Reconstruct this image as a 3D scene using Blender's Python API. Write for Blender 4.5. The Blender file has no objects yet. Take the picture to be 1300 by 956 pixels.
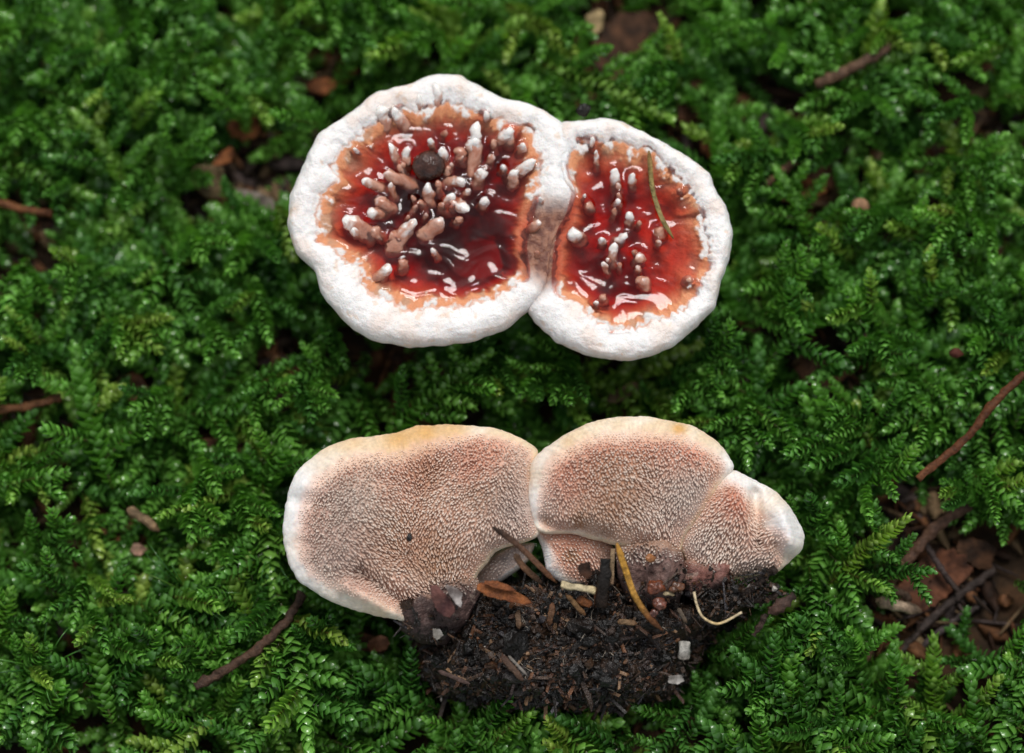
import bpy, math, random
import numpy as np
from mathutils import Matrix, Vector, Euler

random.seed(7)
RNG = np.random.default_rng(7)
MM = 0.001                      # everything below is laid out in millimetres
scene = bpy.context.scene
COL = scene.collection

# ------------------------------------------------------------------ camera
TILT = math.radians(9.0)
DIST = 470.0                    # lens to the plane of the caps, mm
FOCUS = np.array([0.0, 0.0, 25.0])
LENS, SENSOR = 106.0, 36.0
CAM = FOCUS + DIST * np.array([0.0, -math.sin(TILT), math.cos(TILT)])
FWD = np.array([0.0, math.sin(TILT), -math.cos(TILT)])
UP = np.array([0.0, math.cos(TILT), math.sin(TILT)])
RIGHT = np.array([1.0, 0.0, 0.0])
cam_d = bpy.data.cameras.new('camera')
cam_d.lens, cam_d.sensor_width, cam_d.sensor_fit = LENS, SENSOR, 'HORIZONTAL'
cam_d.clip_start, cam_d.clip_end = 0.005, 100.0
cam_d.dof.use_dof = True
cam_d.dof.focus_distance = DIST * MM
cam_d.dof.aperture_fstop = 5.6
cam_d.dof.aperture_blades = 7
cam = bpy.data.objects.new('camera', cam_d)
COL.objects.link(cam)
cam.location = CAM * MM
cam.rotation_euler = (TILT, 0, 0)
scene.camera = cam

# ------------------------------------------------------------------ light
SUN_EL, SUN_AZ = math.radians(58), math.radians(8)      # azimuth clockwise from +Y
w = bpy.data.worlds.new('World'); scene.world = w; w.use_nodes = True
nt = w.node_tree; nt.nodes.clear()
sky = nt.nodes.new('ShaderNodeTexSky'); sky.sky_type = 'NISHITA'; sky.sun_disc = False
sky.sun_elevation, sky.sun_rotation = SUN_EL, SUN_AZ
sky.dust_density = 1.5
hsv = nt.nodes.new('ShaderNodeHueSaturation'); hsv.inputs['Saturation'].default_value = 0.22
bg = nt.nodes.new('ShaderNodeBackground'); bg.inputs['Strength'].default_value = 0.085
out = nt.nodes.new('ShaderNodeOutputWorld')
nt.links.new(sky.outputs[0], hsv.inputs['Color']); nt.links.new(hsv.outputs[0], bg.inputs['Color'])
nt.links.new(bg.outputs[0], out.inputs['Surface'])
sun_d = bpy.data.lights.new('sun', 'SUN'); sun_d.energy = 1.25; sun_d.angle = math.radians(20)
sun_d.color = (1.0, 0.965, 0.92)
sun = bpy.data.objects.new('sun', sun_d); COL.objects.link(sun)
sv = Vector((math.sin(SUN_AZ) * math.cos(SUN_EL), math.cos(SUN_AZ) * math.cos(SUN_EL), math.sin(SUN_EL)))
sun.rotation_euler = sv.to_track_quat('Z', 'Y').to_euler(); sun.location = sv * 2
scene.view_settings.view_transform = 'Standard'
scene.view_settings.look = 'None'
scene.view_settings.gamma = 1.0
scene.view_settings.exposure = 0.8
scene.cycles.use_denoising = True
scene.cycles.max_bounces = 8
scene.cycles.transparent_max_bounces = 12
scene.cycles.sample_clamp_indirect = 4.0

# ------------------------------------------------------------------ helpers
def px(x, y, z=25.0):
    """photo pixel -> point (mm) on the horizontal plane at height z"""
    x = np.asarray(x, float); y = np.asarray(y, float); z = np.asarray(z, float)
    k = SENSOR / 1300.0
    d = (FWD * LENS)[None] + np.multiply.outer(np.atleast_1d((x - 650) * k), RIGHT) - np.multiply.outer(np.atleast_1d((y - 478) * k), UP)
    s = (z - CAM[2]) / d[:, 2]
    p = CAM + d * s[:, None]
    return p[0] if x.ndim == 0 else p
MPP = DIST / LENS * SENSOR / 1300.0        # mm per photo pixel at the caps

_perm = np.random.default_rng(3).permutation(256); _perm = np.concatenate([_perm, _perm, _perm])
_g = np.random.default_rng(4).normal(size=(256, 3)); _g /= np.linalg.norm(_g, axis=1)[:, None]
def pn(P, scale=1.0, seed=0.0):
    """gradient noise, about -0.7..0.7"""
    P = np.asarray(P, float) / scale + seed * 17.31
    i = np.floor(P).astype(int); f = P - i; u = f * f * f * (f * (f * 6 - 15) + 10)
    i &= 255
    r = 0
    for a in (0, 1):
        for b in (0, 1):
            for c in (0, 1):
                h = _perm[_perm[_perm[(i[..., 0] + a) & 255] + ((i[..., 1] + b) & 255)] + ((i[..., 2] + c) & 255)]
                d = (_g[h] * (f - np.array([a, b, c]))).sum(-1)
                wgt = (u[..., 0] if a else 1 - u[..., 0]) * (u[..., 1] if b else 1 - u[..., 1]) * (u[..., 2] if c else 1 - u[..., 2])
                r = r + d * wgt
    return r
def fbm(P, scale, oct=3, seed=0):
    r = 0; a = 1.0
    for o in range(oct):
        r = r + a * pn(P, scale / 2 ** o, seed + o * 1.7); a *= 0.5
    return r
def sst(a, b, x):
    t = np.clip((x - a) / (b - a), 0, 1); return t * t * (3 - 2 * t)
def lerp(a, b, t):
    t = np.asarray(t)[..., None] if np.ndim(t) else t
    return np.asarray(a) * (1 - t) + np.asarray(b) * t
def xyz(x, y, z=0.0):
    x = np.asarray(x, float); return np.stack([x, np.broadcast_to(y, x.shape), np.broadcast_to(z, x.shape)], -1)

def make_mesh(name, V, F, col=None, smooth=True):
    me = bpy.data.meshes.new(name)
    V = np.asarray(V, float) * MM
    me.from_pydata(V.tolist(), [], [list(map(int, f)) for f in F] if not isinstance(F, np.ndarray) else F.tolist())
    if col is not None:
        at = me.color_attributes.new('Col', 'FLOAT_COLOR', 'POINT')
        c = np.ones((len(V), 4), np.float32); c[:, :3] = np.asarray(col)
        at.data.foreach_set('color', c.ravel())
    me.polygons.foreach_set('use_smooth', [smooth] * len(me.polygons))
    me.update()
    return me
def link(name, me, mat=None, parent=None, loc=None):
    o = bpy.data.objects.new(name, me); COL.objects.link(o)
    if mat is not None and not me.materials: me.materials.append(mat)
    if parent is not None: o.parent = parent
    if loc is not None: o.location = Vector(loc) * MM
    return o
def tag(o, label, cat, group=None):
    o['label'] = label; o['category'] = cat
    if group: o['group'] = group
    return o
def thing(name, label, cat, loc, group=None):
    o = bpy.data.objects.new(name, None); COL.objects.link(o)
    o.empty_display_size = 0.003; o.location = Vector(loc) * MM
    return tag(o, label, cat, group)
def part(name, V, F, mat, parent, col=None, base=(0, 0, 0), smooth=True):
    """mesh given in world mm; base = the world position of the parent's origin"""
    return link(name, make_mesh(name, np.asarray(V) - np.asarray(base), F, col, smooth), mat, parent)
def solo(name, V, F, mat, label, cat, col=None, group=None, smooth=True):
    V = np.asarray(V, float); b = V.mean(0); b[2] = V[:, 2].min()
    o = link(name, make_mesh(name, V - b, F, col, smooth), mat, None, b)
    return tag(o, label, cat, group)

def grid_faces(rows, M, closed=True, off=0, flip=False):
    r = np.arange(rows - 1)[:, None]; c = np.arange(M if closed else M - 1)[None]
    a = r * M + c; b = r * M + (c + 1) % M
    return (np.stack([a + M, b + M, b, a] if flip else [a, b, b + M, a + M], -1).reshape(-1, 4) + off)
def tube(P, R, seg=8, bump=0.0, bs=1.0, seed=0, flat=1.0, caps=True):
    P = np.asarray(P, float); R = np.asarray(R, float) * np.ones(len(P)); n = len(P)
    T = np.gradient(P, axis=0); T /= np.linalg.norm(T, axis=1)[:, None]
    up = np.array([0, 0, 1.0]); Nn = []
    for t in T:
        a = np.cross(up, t)
        if np.linalg.norm(a) < 0.05: a = np.cross(np.array([0, 1.0, 0]), t)
        Nn.append(a / np.linalg.norm(a))
    Nn = np.array(Nn); B = np.cross(T, Nn)
    ang = np.linspace(0, 2 * math.pi, seg, endpoint=False)
    V = P[:, None] + R[:, None, None] * (np.cos(ang)[None, :, None] * Nn[:, None] + flat * np.sin(ang)[None, :, None] * B[:, None])
    if bump:
        nn = fbm(V, bs, 2, seed); ctr = P[:, None]
        V = ctr + (V - ctr) * (1 + bump * nn[..., None])
    V = V.reshape(-1, 3); F = grid_faces(n, seg).tolist()
    if caps:
        V = np.vstack([V, P[0], P[-1]])
        for k in range(seg):
            F.append([len(V) - 2, (k + 1) % seg, k]); F.append([len(V) - 1, (n - 1) * seg + k, (n - 1) * seg + (k + 1) % seg])
    return V, F
def spline(pts, n):
    """Catmull-Rom through pts"""
    p = np.asarray(pts, float)
    if len(p) == 2: return p[0] + (p[1] - p[0]) * np.linspace(0, 1, n)[:, None]
    q = np.vstack([2 * p[0] - p[1], p, 2 * p[-1] - p[-2]])
    t = np.linspace(0, len(p) - 1 - 1e-9, n); i = t.astype(int); f = (t - i)[:, None]
    a, b, c, d = q[i], q[i + 1], q[i + 2], q[i + 3]
    return 0.5 * (2 * b + (c - a) * f + (2 * a - 5 * b + 4 * c - d) * f ** 2 + (3 * b - a - 3 * c + d) * f ** 3)
def polar_outline(pts_px, ctr, z, smooth=2.0):
    """function theta -> radius (mm) of an outline given in photo pixels about the centre ctr (mm)"""
    p = px(np.array([a for a, b in pts_px]), np.array([b for a, b in pts_px]), z)[:, :2] - ctr[:2]
    p = np.vstack([p, p[:1]]); q = []
    for k in range(len(p) - 1): q.append(p[k] + (p[k + 1] - p[k]) * np.linspace(0, 1, 12, endpoint=False)[:, None])
    q = np.vstack(q); th = np.arctan2(q[:, 1], q[:, 0]); r = np.hypot(q[:, 0], q[:, 1])
    o = np.argsort(th); th, r = th[o], r[o]
    g = np.linspace(-math.pi, math.pi, 720, endpoint=False)
    rr = np.interp(g, th, r, period=2 * math.pi)
    k = np.exp(-0.5 * (np.arange(-12, 13) / smooth) ** 2); k /= k.sum()
    rr = np.convolve(np.concatenate([rr[-12:], rr, rr[:12]]), k, 'valid')
    return lambda t: np.interp(np.asarray(t), g, rr, period=2 * math.pi)
def inside(poly, x, y):
    poly = np.asarray(poly, float); c = np.zeros(np.shape(x), bool); j = len(poly) - 1
    for i in range(len(poly)):
        xi, yi = poly[i][:2]; xj, yj = poly[j][:2]
        c ^= ((yi > y) != (yj > y)) & (x < (xj - xi) * (y - yi) / (yj - yi + 1e-12) + xi); j = i
    return c

# ------------------------------------------------------------------ materials
def mat_new(name):
    m = bpy.data.materials.new(name); m.use_nodes = True
    n = m.node_tree.nodes; return m, n, m.node_tree.links, n['Principled BSDF']
def noise_node(n, l, scale, detail=3.0, rough=0.6):
    tc = n.new('ShaderNodeTexCoord'); t = n.new('ShaderNodeTexNoise')
    t.inputs['Scale'].default_value = scale; t.inputs['Detail'].default_value = detail; t.inputs['Roughness'].default_value = rough
    l.new(tc.outputs['Object'], t.inputs['Vector']); return t
def add_bump(n, l, b, scale, dist, strength=1.0, detail=3.0):
    t = noise_node(n, l, scale, detail); bp = n.new('ShaderNodeBump')
    bp.inputs['Distance'].default_value = dist; bp.inputs['Strength'].default_value = strength
    l.new(t.outputs['Fac'], bp.inputs['Height']); l.new(bp.outputs[0], b.inputs['Normal']); return bp
def vary(n, l, src, scale, lo, hi, detail=4.0):
    """multiply a colour by grain"""
    t = noise_node(n, l, scale, detail); r = n.new('ShaderNodeMapRange')
    r.inputs['From Min'].default_value = 0.3; r.inputs['From Max'].default_value = 0.7
    r.inputs['To Min'].default_value = lo; r.inputs['To Max'].default_value = hi
    l.new(t.outputs['Fac'], r.inputs['Value'])
    v = n.new('ShaderNodeVectorMath'); v.operation = 'SCALE'
    l.new(src, v.inputs[0]); l.new(r.outputs[0], v.inputs['Scale']); return v.outputs[0]
def mat_attr(name, rough=0.5, spec=0.5, sss=0.0, sss_r=(1, .6, .4), sss_s=0.001, bump=None, grain=None, coat=0.0):
    m, n, l, b = mat_new(name)
    a = n.new('ShaderNodeAttribute'); a.attribute_name = 'Col'; src = a.outputs['Color']
    if grain: src = vary(n, l, src, *grain)
    l.new(src, b.inputs['Base Color'])
    b.inputs['Roughness'].default_value = rough; b.inputs['Specular IOR Level'].default_value = spec
    if sss:
        b.inputs['Subsurface Weight'].default_value = sss; b.inputs['Subsurface Radius'].default_value = sss_r
        b.inputs['Subsurface Scale'].default_value = sss_s
    if coat:
        b.inputs['Coat Weight'].default_value = coat; b.inputs['Coat Roughness'].default_value = 0.06
    if bump: add_bump(n, l, b, *bump)
    return m
def mat_plain(name, c, rough=0.5, spec=0.5, bump=None, grain=None):
    m, n, l, b = mat_new(name)
    rgb = n.new('ShaderNodeRGB'); rgb.outputs[0].default_value = (*c, 1); src = rgb.outputs[0]
    if grain: src = vary(n, l, src, *grain)
    l.new(src, b.inputs['Base Color']); b.inputs['Roughness'].default_value = rough; b.inputs['Specular IOR Level'].default_value = spec
    if bump: add_bump(n, l, b, *bump)
    return m

M_cap = mat_attr('white_cap_flesh', rough=0.42, spec=0.4, sss=0.35, sss_r=(1, .65, .5), sss_s=0.0012, bump=(3000, 0.0002, 1.0), grain=(1500, .92, 1.05))
M_nod = mat_attr('wet_nodule', rough=0.22, spec=0.5, sss=0.25, sss_r=(1, .55, .4), sss_s=0.0006, bump=(3500, 0.00008, 0.7), grain=(3000, .85, 1.08), coat=.7)
M_und = mat_attr('cap_underside', rough=0.6, spec=0.3, sss=0.25, sss_r=(1, .6, .4), sss_s=0.0008, bump=(2200, 0.00012, 0.7), grain=(1800, .86, 1.08))
M_tooth = mat_attr('spine', rough=0.55, spec=0.35, sss=0.0)
M_wood = mat_attr('litter_wood', rough=0.6, spec=0.22, bump=(1300, 0.0005, 1.0), grain=(1000, .35, 1.2))
M_soil = mat_attr('wet_soil', rough=0.36, spec=0.4, bump=(1800, 0.0004, 1.0), grain=(1500, .5, 1.4))
M_leaf = mat_attr('dead_leaf', rough=0.7, spec=0.15, bump=(700, 0.0005, 1.0), grain=(500, .25, 1.2))

def mat_liquid():
    m, n, l, b = mat_new('red_liquid'); n.remove(b); out = n['Material Output']
    tr = n.new('ShaderNodeBsdfTransparent'); gl = n.new('ShaderNodeBsdfGlossy'); gl.inputs['Roughness'].default_value = 0.035
    fr = n.new('ShaderNodeFresnel'); fr.inputs['IOR'].default_value = 1.42
    mx = n.new('ShaderNodeMixShader'); l.new(fr.outputs[0], mx.inputs[0]); l.new(tr.outputs[0], mx.inputs[1]); l.new(gl.outputs[0], mx.inputs[2])
    l.new(mx.outputs[0], out.inputs['Surface'])
    va = n.new('ShaderNodeVolumeAbsorption'); va.inputs['Density'].default_value = 640
    va.inputs['Color'].default_value = (0.92, 0.16, 0.05, 1)
    l.new(va.outputs[0], out.inputs['Volume'])
    return m
M_liq = mat_liquid()

def mat_moss(name):
    m, n, l, b = mat_new(name); out = n['Material Output']
    a = n.new('ShaderNodeAttribute'); a.attribute_name = 'Col'
    oi = n.new('ShaderNodeObjectInfo')
    rp = n.new('ShaderNodeValToRGB'); cr = rp.color_ramp
    cr.elements[0].position = 0; cr.elements[0].color = (0.5, 0.62, 0.65, 1)
    cr.elements[1].position = 1; cr.elements[1].color = (2.1, 1.25, 1.2, 1)
    e = cr.elements.new(0.5); e.color = (0.9, 0.95, 0.85, 1)
    e = cr.elements.new(0.85); e.color = (1.25, 1.2, 1.1, 1)
    l.new(oi.outputs['Random'], rp.inputs[0])
    mu = n.new('ShaderNodeVectorMath'); mu.operation = 'MULTIPLY'
    l.new(a.outputs['Color'], mu.inputs[0]); l.new(rp.outputs[0], mu.inputs[1])
    src = vary(n, l, mu.outputs[0], 500, .7, 1.3)
    l.new(src, b.inputs['Base Color'])
    b.inputs['Roughness'].default_value = 0.13; b.inputs['Specular IOR Level'].default_value = 0.9
    tl = n.new('ShaderNodeBsdfTranslucent')
    s2 = n.new('ShaderNodeVectorMath'); s2.operation = 'MULTIPLY'; s2.inputs[1].default_value = (1.25, 1.5, 0.6)
    l.new(src, s2.inputs[0]); l.new(s2.outputs[0], tl.inputs['Color'])
    mx = n.new('ShaderNodeMixShader'); mx.inputs[0].default_value = 0.38
    l.new(b.outputs[0], mx.inputs[1]); l.new(tl.outputs[0], mx.inputs[2]); l.new(mx.outputs[0], out.inputs['Surface'])
    add_bump(n, l, b, 2500, 0.0001, 0.5)
    return m
M_moss = mat_moss('wet_moss')

# ------------------------------------------------------------------ outlines traced from the photo (photo pixels)
C1 = lambda pts: [(340 + a / 2.45, 70 + b / 2.45) for a, b in pts]
C2 = lambda pts: [(620 + a / 2.732, 120 + b / 2.732) for a, b in pts]
C3 = lambda pts: [(340 + a / 2.7306, 510 + b / 2.7306) for a, b in pts]
C4 = lambda pts: [(640 + a / 2.655, 510 + b / 2.655) for a, b in pts]
L_out = C1([(600, 55), (560, 52), (500, 55), (430, 85), (330, 110), (265, 165), (150, 240), (110, 330), (65, 430), (58, 520), (85, 610), (145, 660), (160, 730), (200, 780), (265, 850), (330, 880), (440, 900), (540, 895), (640, 880)]) + [(640, 416), (668, 394), (690, 375), (697, 345), (702, 310), (712, 285), (728, 262), (733, 243), (722, 228), (719, 208), (727, 195), (731, 176), (723, 160), (708, 148), (690, 136), (668, 127), (640, 122), (615, 109)]
L_in = C1([(568, 150), (520, 165), (470, 172), (420, 170), (345, 210), (300, 235), (230, 295), (215, 330), (190, 350), (215, 385), (165, 440), (150, 540), (145, 580), (200, 600), (265, 660), (310, 730), (370, 775), (430, 795), (500, 790), (570, 790), (640, 775), (700, 760), (784, 710)]) + [(670, 352), (664, 330), (662, 305), (668, 280), (680, 256), (686, 232), (688, 208), (680, 186), (674, 163), (645, 157), (620, 150), (600, 140)]
R_out = C2([(255, 85), (330, 82), (390, 72), (470, 85), (560, 135), (620, 165), (700, 210), (770, 265), (790, 320), (830, 385), (852, 470), (840, 560), (810, 640), (790, 730), (720, 800), (650, 860), (560, 900), (480, 915), (400, 905), (330, 890), (240, 850), (180, 800), (135, 745)]) + [(684, 352), (690, 315), (700, 280), (708, 250), (710, 220), (707, 190), (706, 165)]
R_in = C2([(310, 150), (360, 165), (430, 165), (500, 185), (560, 190), (610, 245), (660, 290), (700, 340), (735, 400), (755, 480), (770, 560), (760, 620), (720, 680), (690, 740), (630, 770), (560, 790), (500, 810), (440, 820), (380, 790), (320, 740), (250, 700), (235, 650), (235, 560), (250, 480), (280, 430), (300, 330), (270, 250)])
B_left = C3([(500, 78), (580, 72), (660, 70), (780, 80), (860, 110), (945, 155), (925, 220), (925, 330), (950, 430), (935, 475), (860, 480), (790, 510), (740, 570), (710, 620), (690, 680), (600, 700), (540, 715), (505, 755), (490, 755), (400, 740), (300, 715), (200, 680), (110, 620), (65, 560), (48, 450), (50, 380), (70, 290), (100, 225), (190, 150), (300, 115), (420, 105)])
B_right = C4([(130, 155), (200, 110), (280, 65), (380, 45), (480, 43), (560, 60), (640, 75), (710, 120), (760, 170), (785, 215), (740, 262), (700, 330), (650, 400), (612, 450), (600, 520), (540, 500), (470, 480), (400, 482), (340, 465), (230, 432), (130, 440), (100, 410), (85, 350), (82, 280), (90, 200)])
B_low = C4([(100, 410), (230, 415), (340, 440), (380, 480), (365, 560), (300, 605), (200, 597), (145, 560), (130, 480)])
B_lobe = C4([(740, 222), (785, 222), (850, 255), (920, 290), (955, 330), (990, 380), (1020, 440), (1012, 490), (960, 540), (930, 568), (850, 580), (780, 585), (740, 620), (690, 620), (640, 580), (620, 530), (598, 470), (625, 395), (665, 305)])
B_fold = C3([(720, 560), (790, 500), (860, 470), (930, 470), (905, 530), (870, 560), (800, 605), (730, 620), (700, 605)])
SOIL = [(528, 765), (550, 738), (620, 728), (690, 732), (760, 712), (830, 690), (870, 722), (905, 748), (960, 738), (985, 752), (950, 782), (915, 798), (890, 826), (880, 858), (850, 882), (770, 896), (650, 892), (565, 882), (520, 850)]
ZT = 24.0        # liquid level of the upper fungus
ZB = 25.0        # reference plane of the lower fungus

# ------------------------------------------------------------------ ground
def ground_z(x, y):
    P = xyz(x, y)
    d = np.hypot(P[..., 0], P[..., 1])
    return 2.0 * fbm(P, 38, 3, 1) + 0.5 * pn(P, 6, 5) - 0.035 * np.clip(P[..., 1], -120, 120) + 0.02 * np.clip(P[..., 0], -120, 120) + 0.0 * d
def build_ground():
    def ax(a):      # dense around the subject, coarse towards the horizon
        inner = np.linspace(-170, 170, 150); o = 170 * np.geomspace(1.08, 90, 34)
        return np.concatenate([-o[::-1], inner, o])
    X, Y = np.meshgrid(ax(0), ax(1)); Z = ground_z(X, Y)
    n = X.shape[0]; V = np.stack([X, Y, Z], -1).reshape(-1, 3)
    me = make_mesh('ground', V, grid_faces(n, n, False))
    m, nn, l, b = mat_new('forest_soil')
    t = noise_node(nn, l, 90, 6, .7); rp = nn.new('ShaderNodeValToRGB'); cr = rp.color_ramp
    cr.elements[0].position = .32; cr.elements[0].color = (.005, .0035, .002, 1)
    cr.elements[1].position = .72; cr.elements[1].color = (.09, .042, .018, 1)
    e = cr.elements.new(.5); e.color = (.028, .016, .008, 1)
    l.new(t.outputs['Fac'], rp.inputs[0]); l.new(rp.outputs[0], b.inputs['Base Color'])
    b.inputs['Roughness'].default_value = .85; b.inputs['Specular IOR Level'].default_value = .2
    add_bump(nn, l, b, 500, .001, 1.0, 5)
    o = link('ground', me, m); o['kind'] = 'structure'
build_ground()

# ------------------------------------------------------------------ upper fungus
RIMF = [(0.0, 0.55), (0.10, 0.95), (0.25, 1.3), (0.45, 1.6), (0.65, 1.55), (0.82, 1.1), (0.93, 0.3), (1.0, -0.9), (0.985, -2.6), (0.86, -4.6)]
def lobe(name, root, base, out_pts, in_pts, cpx, depth, deeps, gap, seed, zoff=0.0):
    """gap=(a0,a1): angles where the rim is low and brown (the fused side). returns floor(x,y) height and inner radius fn"""
    c = px(*cpx, ZT); Ro = polar_outline(out_pts, c, ZT + 1, 2.0); Ri0 = polar_outline(in_pts, c, ZT, 2.0)
    def gapw(t):
        m = 0.5 * (gap[0] + gap[1]); h = 0.5 * (gap[1] - gap[0])
        d = np.abs((t - m + math.pi) % (2 * math.pi) - math.pi)
        return sst(h + 0.14, h - 0.10, d)
    def Ri(t):
        q = xyz(np.cos(t) * 5, np.sin(t) * 5, seed)
        return np.minimum(Ri0(t) * (1 + 0.07 * pn(q, .55, 2) + 0.05 * pn(q, .22, 3)), Ro(t) * 0.96)
    def floor(x, y, Rt=None, th=None):
        dx, dy = x - c[0], y - c[1]; r = np.hypot(dx, dy)
        if th is None: th = np.arctan2(dy, dx)
        if Rt is None: Rt = Ri(th)
        a = np.clip(r / Rt, 0, 1); k_ = sst(.7, 1, a); a = np.clip(r / Ri0(th), 0, 1) * (1 - k_) + a * k_
        P = xyz(x, y, seed)
        s = sst(0, 1, (1 - a) * 1.9)
        z = -depth * s ** 1.15 * (0.75 + 0.6 * fbm(P, 9, 2, seed))
        for (qx, qy, rad, dd) in deeps:
            q = px(qx, qy, ZT); z = z - dd * np.exp(-((x - q[0]) ** 2 + (y - q[1]) ** 2) / (rad * MPP) ** 2) * sst(0, .3, 1 - a)
        z = z + 0.55 * fbm(P, 2.4, 3, seed + 2) * sst(0, .25, 1 - a)
        tf = tuft(x, y, a, th)
        return z * (1 - .85 * tf) + .62 * tf * (1 + .9 * pn(P, .9, seed) + .5 * pn(P, .45, seed + 1)) + .55 * sst(.94, 1, a) * (1 - gapw(th))
    def tuft(x, y, a, th):
        return sst(-.1, .42, fbm(xyz(x, y, seed), 2.3, 4, seed + 9) * 1.0 + (a - .935) * 3.0) * (1 - gapw(th)) * sst(.5, .75, a)
    M = 560; th = np.linspace(-math.pi, math.pi, M, endpoint=False)
    ri, ro, gw = Ri(th), Ro(th), gapw(th)
    cs, sn = np.cos(th), np.sin(th); V = []; C = []
    hm = (0.85 + 0.5 * pn(xyz(cs * 3, sn * 3, seed), .9, 4)); P0 = xyz(c[0] + ri * cs, c[1] + ri * sn, RIMF[0][1])
    z_rim = RIMF[0][1] * hm * (1 - .95 * gw) - .35 * gw + .35 * (0.45 * pn(P0, 3.2, seed + 3) + 0.22 * pn(P0, 1.3, seed + 4) + 0.14 * pn(P0, .6, seed + 5)) * (1 - .35 * gw)
    for a in np.linspace(0.02, 1, 64)[:-1]:
        x, y = c[0] + ri * a * cs, c[1] + ri * a * sn
        z = floor(x, y, ri, th); z = z + (z_rim - z) * sst(.84, 1, np.full(M, a)); P = xyz(x, y, z)
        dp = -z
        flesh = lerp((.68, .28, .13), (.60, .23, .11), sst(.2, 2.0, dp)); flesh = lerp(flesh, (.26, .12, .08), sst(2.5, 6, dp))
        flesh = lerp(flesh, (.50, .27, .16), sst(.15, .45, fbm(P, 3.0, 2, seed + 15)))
        wpatch = sst(.3, .85, tuft(x, y, np.full(M, a), th) + .35 * pn(P, .7, seed + 4))
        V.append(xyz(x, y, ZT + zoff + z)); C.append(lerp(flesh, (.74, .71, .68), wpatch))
    prof = spline(RIMF, 62)
    hm = (0.85 + 0.5 * pn(xyz(cs * 3, sn * 3, seed), .9, 4))
    for k, (f, z) in enumerate(prof):
        f = min(f, 1.0)
        wob = 1 + 0.012 * pn(xyz(cs * 8, sn * 8, seed), .6, 7)
        r = ri + (ro * wob - ri) * f
        x, y = c[0] + r * cs, c[1] + r * sn; P = xyz(x, y, z)
        up = max(z, 0); zz = (z - up) + up * hm * (1 - .95 * gw) - .35 * gw
        e = .35 + .65 * sst(0, .15, f)
        zz = zz + e * (0.45 * pn(P, 3.2, seed + 3) + 0.22 * pn(P, 1.3, seed + 4) + 0.14 * pn(P, .6, seed + 5)) * (1 - .35 * gw)
        V.append(xyz(x, y, ZT + zoff + zz))
        white = lerp((.84, .82, .80), (.80, .71, .65), sst(-.1, .5, fbm(P, 4, 2, seed + 6)))
        white = lerp(white, (.78, .64, .54), np.full(M, float(sst(.2, -3.0, z) if k > 34 else 0)) * (.6 + .4 * pn(P, 5, 8)))
        edge = np.clip((0.16 - f) / .16, 0, 1) if k < 34 else 0
        ored = .75 * sst(.35, .8, edge * .7 + 0.8 * fbm(P, 1.1, 3, seed + 8)) * (1.0 if k < 25 and f < .3 else 0)
        col = lerp(white, (.66, .34, .22), ored)
        stain = sst(.34, .5, fbm(P, 2.2, 3, seed + 12)) * .5
        col = lerp(col, (.74, .52, .36), stain)
        brown = lerp((.15, .05, .03), (.33, .155, .095), sst(-.3, .3, fbm(P, 1.2, 3, seed + 1)))
        C.append(lerp(col, brown, gw))
    for (f, z) in [(.72, -6.6), (.45, -9.0), (.2, -11.0), (.03, -11.6)]:
        r = ro * f; x, y = c[0] + r * cs, c[1] + r * sn
        V.append(xyz(x, y, ZT + zoff + z + .4 * pn(xyz(x, y, z), 4, 2))); C.append(np.tile((.5, .33, .25), (M, 1)))
    rows = len(V); V = np.vstack(V); C = np.vstack(C)
    F = grid_faces(rows, M, flip=True).tolist()
    V = np.vstack([V, [[c[0], c[1], V[:M, 2].mean()], [c[0], c[1], V[-M:, 2].mean()]]]); C = np.vstack([C, C[:1], C[-1:]])
    n = len(V)
    for k in range(M):
        F.append([n - 2, k, (k + 1) % M]); F.append([n - 1, (rows - 1) * M + (k + 1) % M, (rows - 1) * M + k])
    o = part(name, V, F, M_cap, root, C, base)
    return o, floor, Ri, c

base1 = np.array([*px(650, 300, 12)[:2], 12.4])
fungus = thing('tooth_fungus', 'fungus with white rims around two pools of blood-red liquid, lying cap side up on moss', 'fungus', base1, 'two specimens of bleeding tooth fungus')
def ang(ax, ay, cx, cy): return math.atan2(-(ay - cy), ax - cx)
LC, RC = (545, 262), (803, 303)
capR, floorR, RiR, cR = lobe('cap', fungus, base1, R_out, R_in, RC, 3.0,
    [(745, 335, 34, 2.6), (790, 360, 34, 2.4), (765, 250, 30, 1.2)], (ang(690, 350, *RC), ang(725, 225, *RC) + 2 * math.pi) if False else (math.pi - .62, math.pi + .52), 31)
capL, floorL, RiL, cL = lobe('cap', fungus, base1, L_out, L_in, LC, 4.2,
    [(622, 312, 62, 7.0), (525, 250, 40, 3.6), (560, 320, 50, 2.6), (620, 200, 30, 1.2)], (ang(690, 362, *LC), ang(700, 262, *LC)), 11, 0.15)

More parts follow.
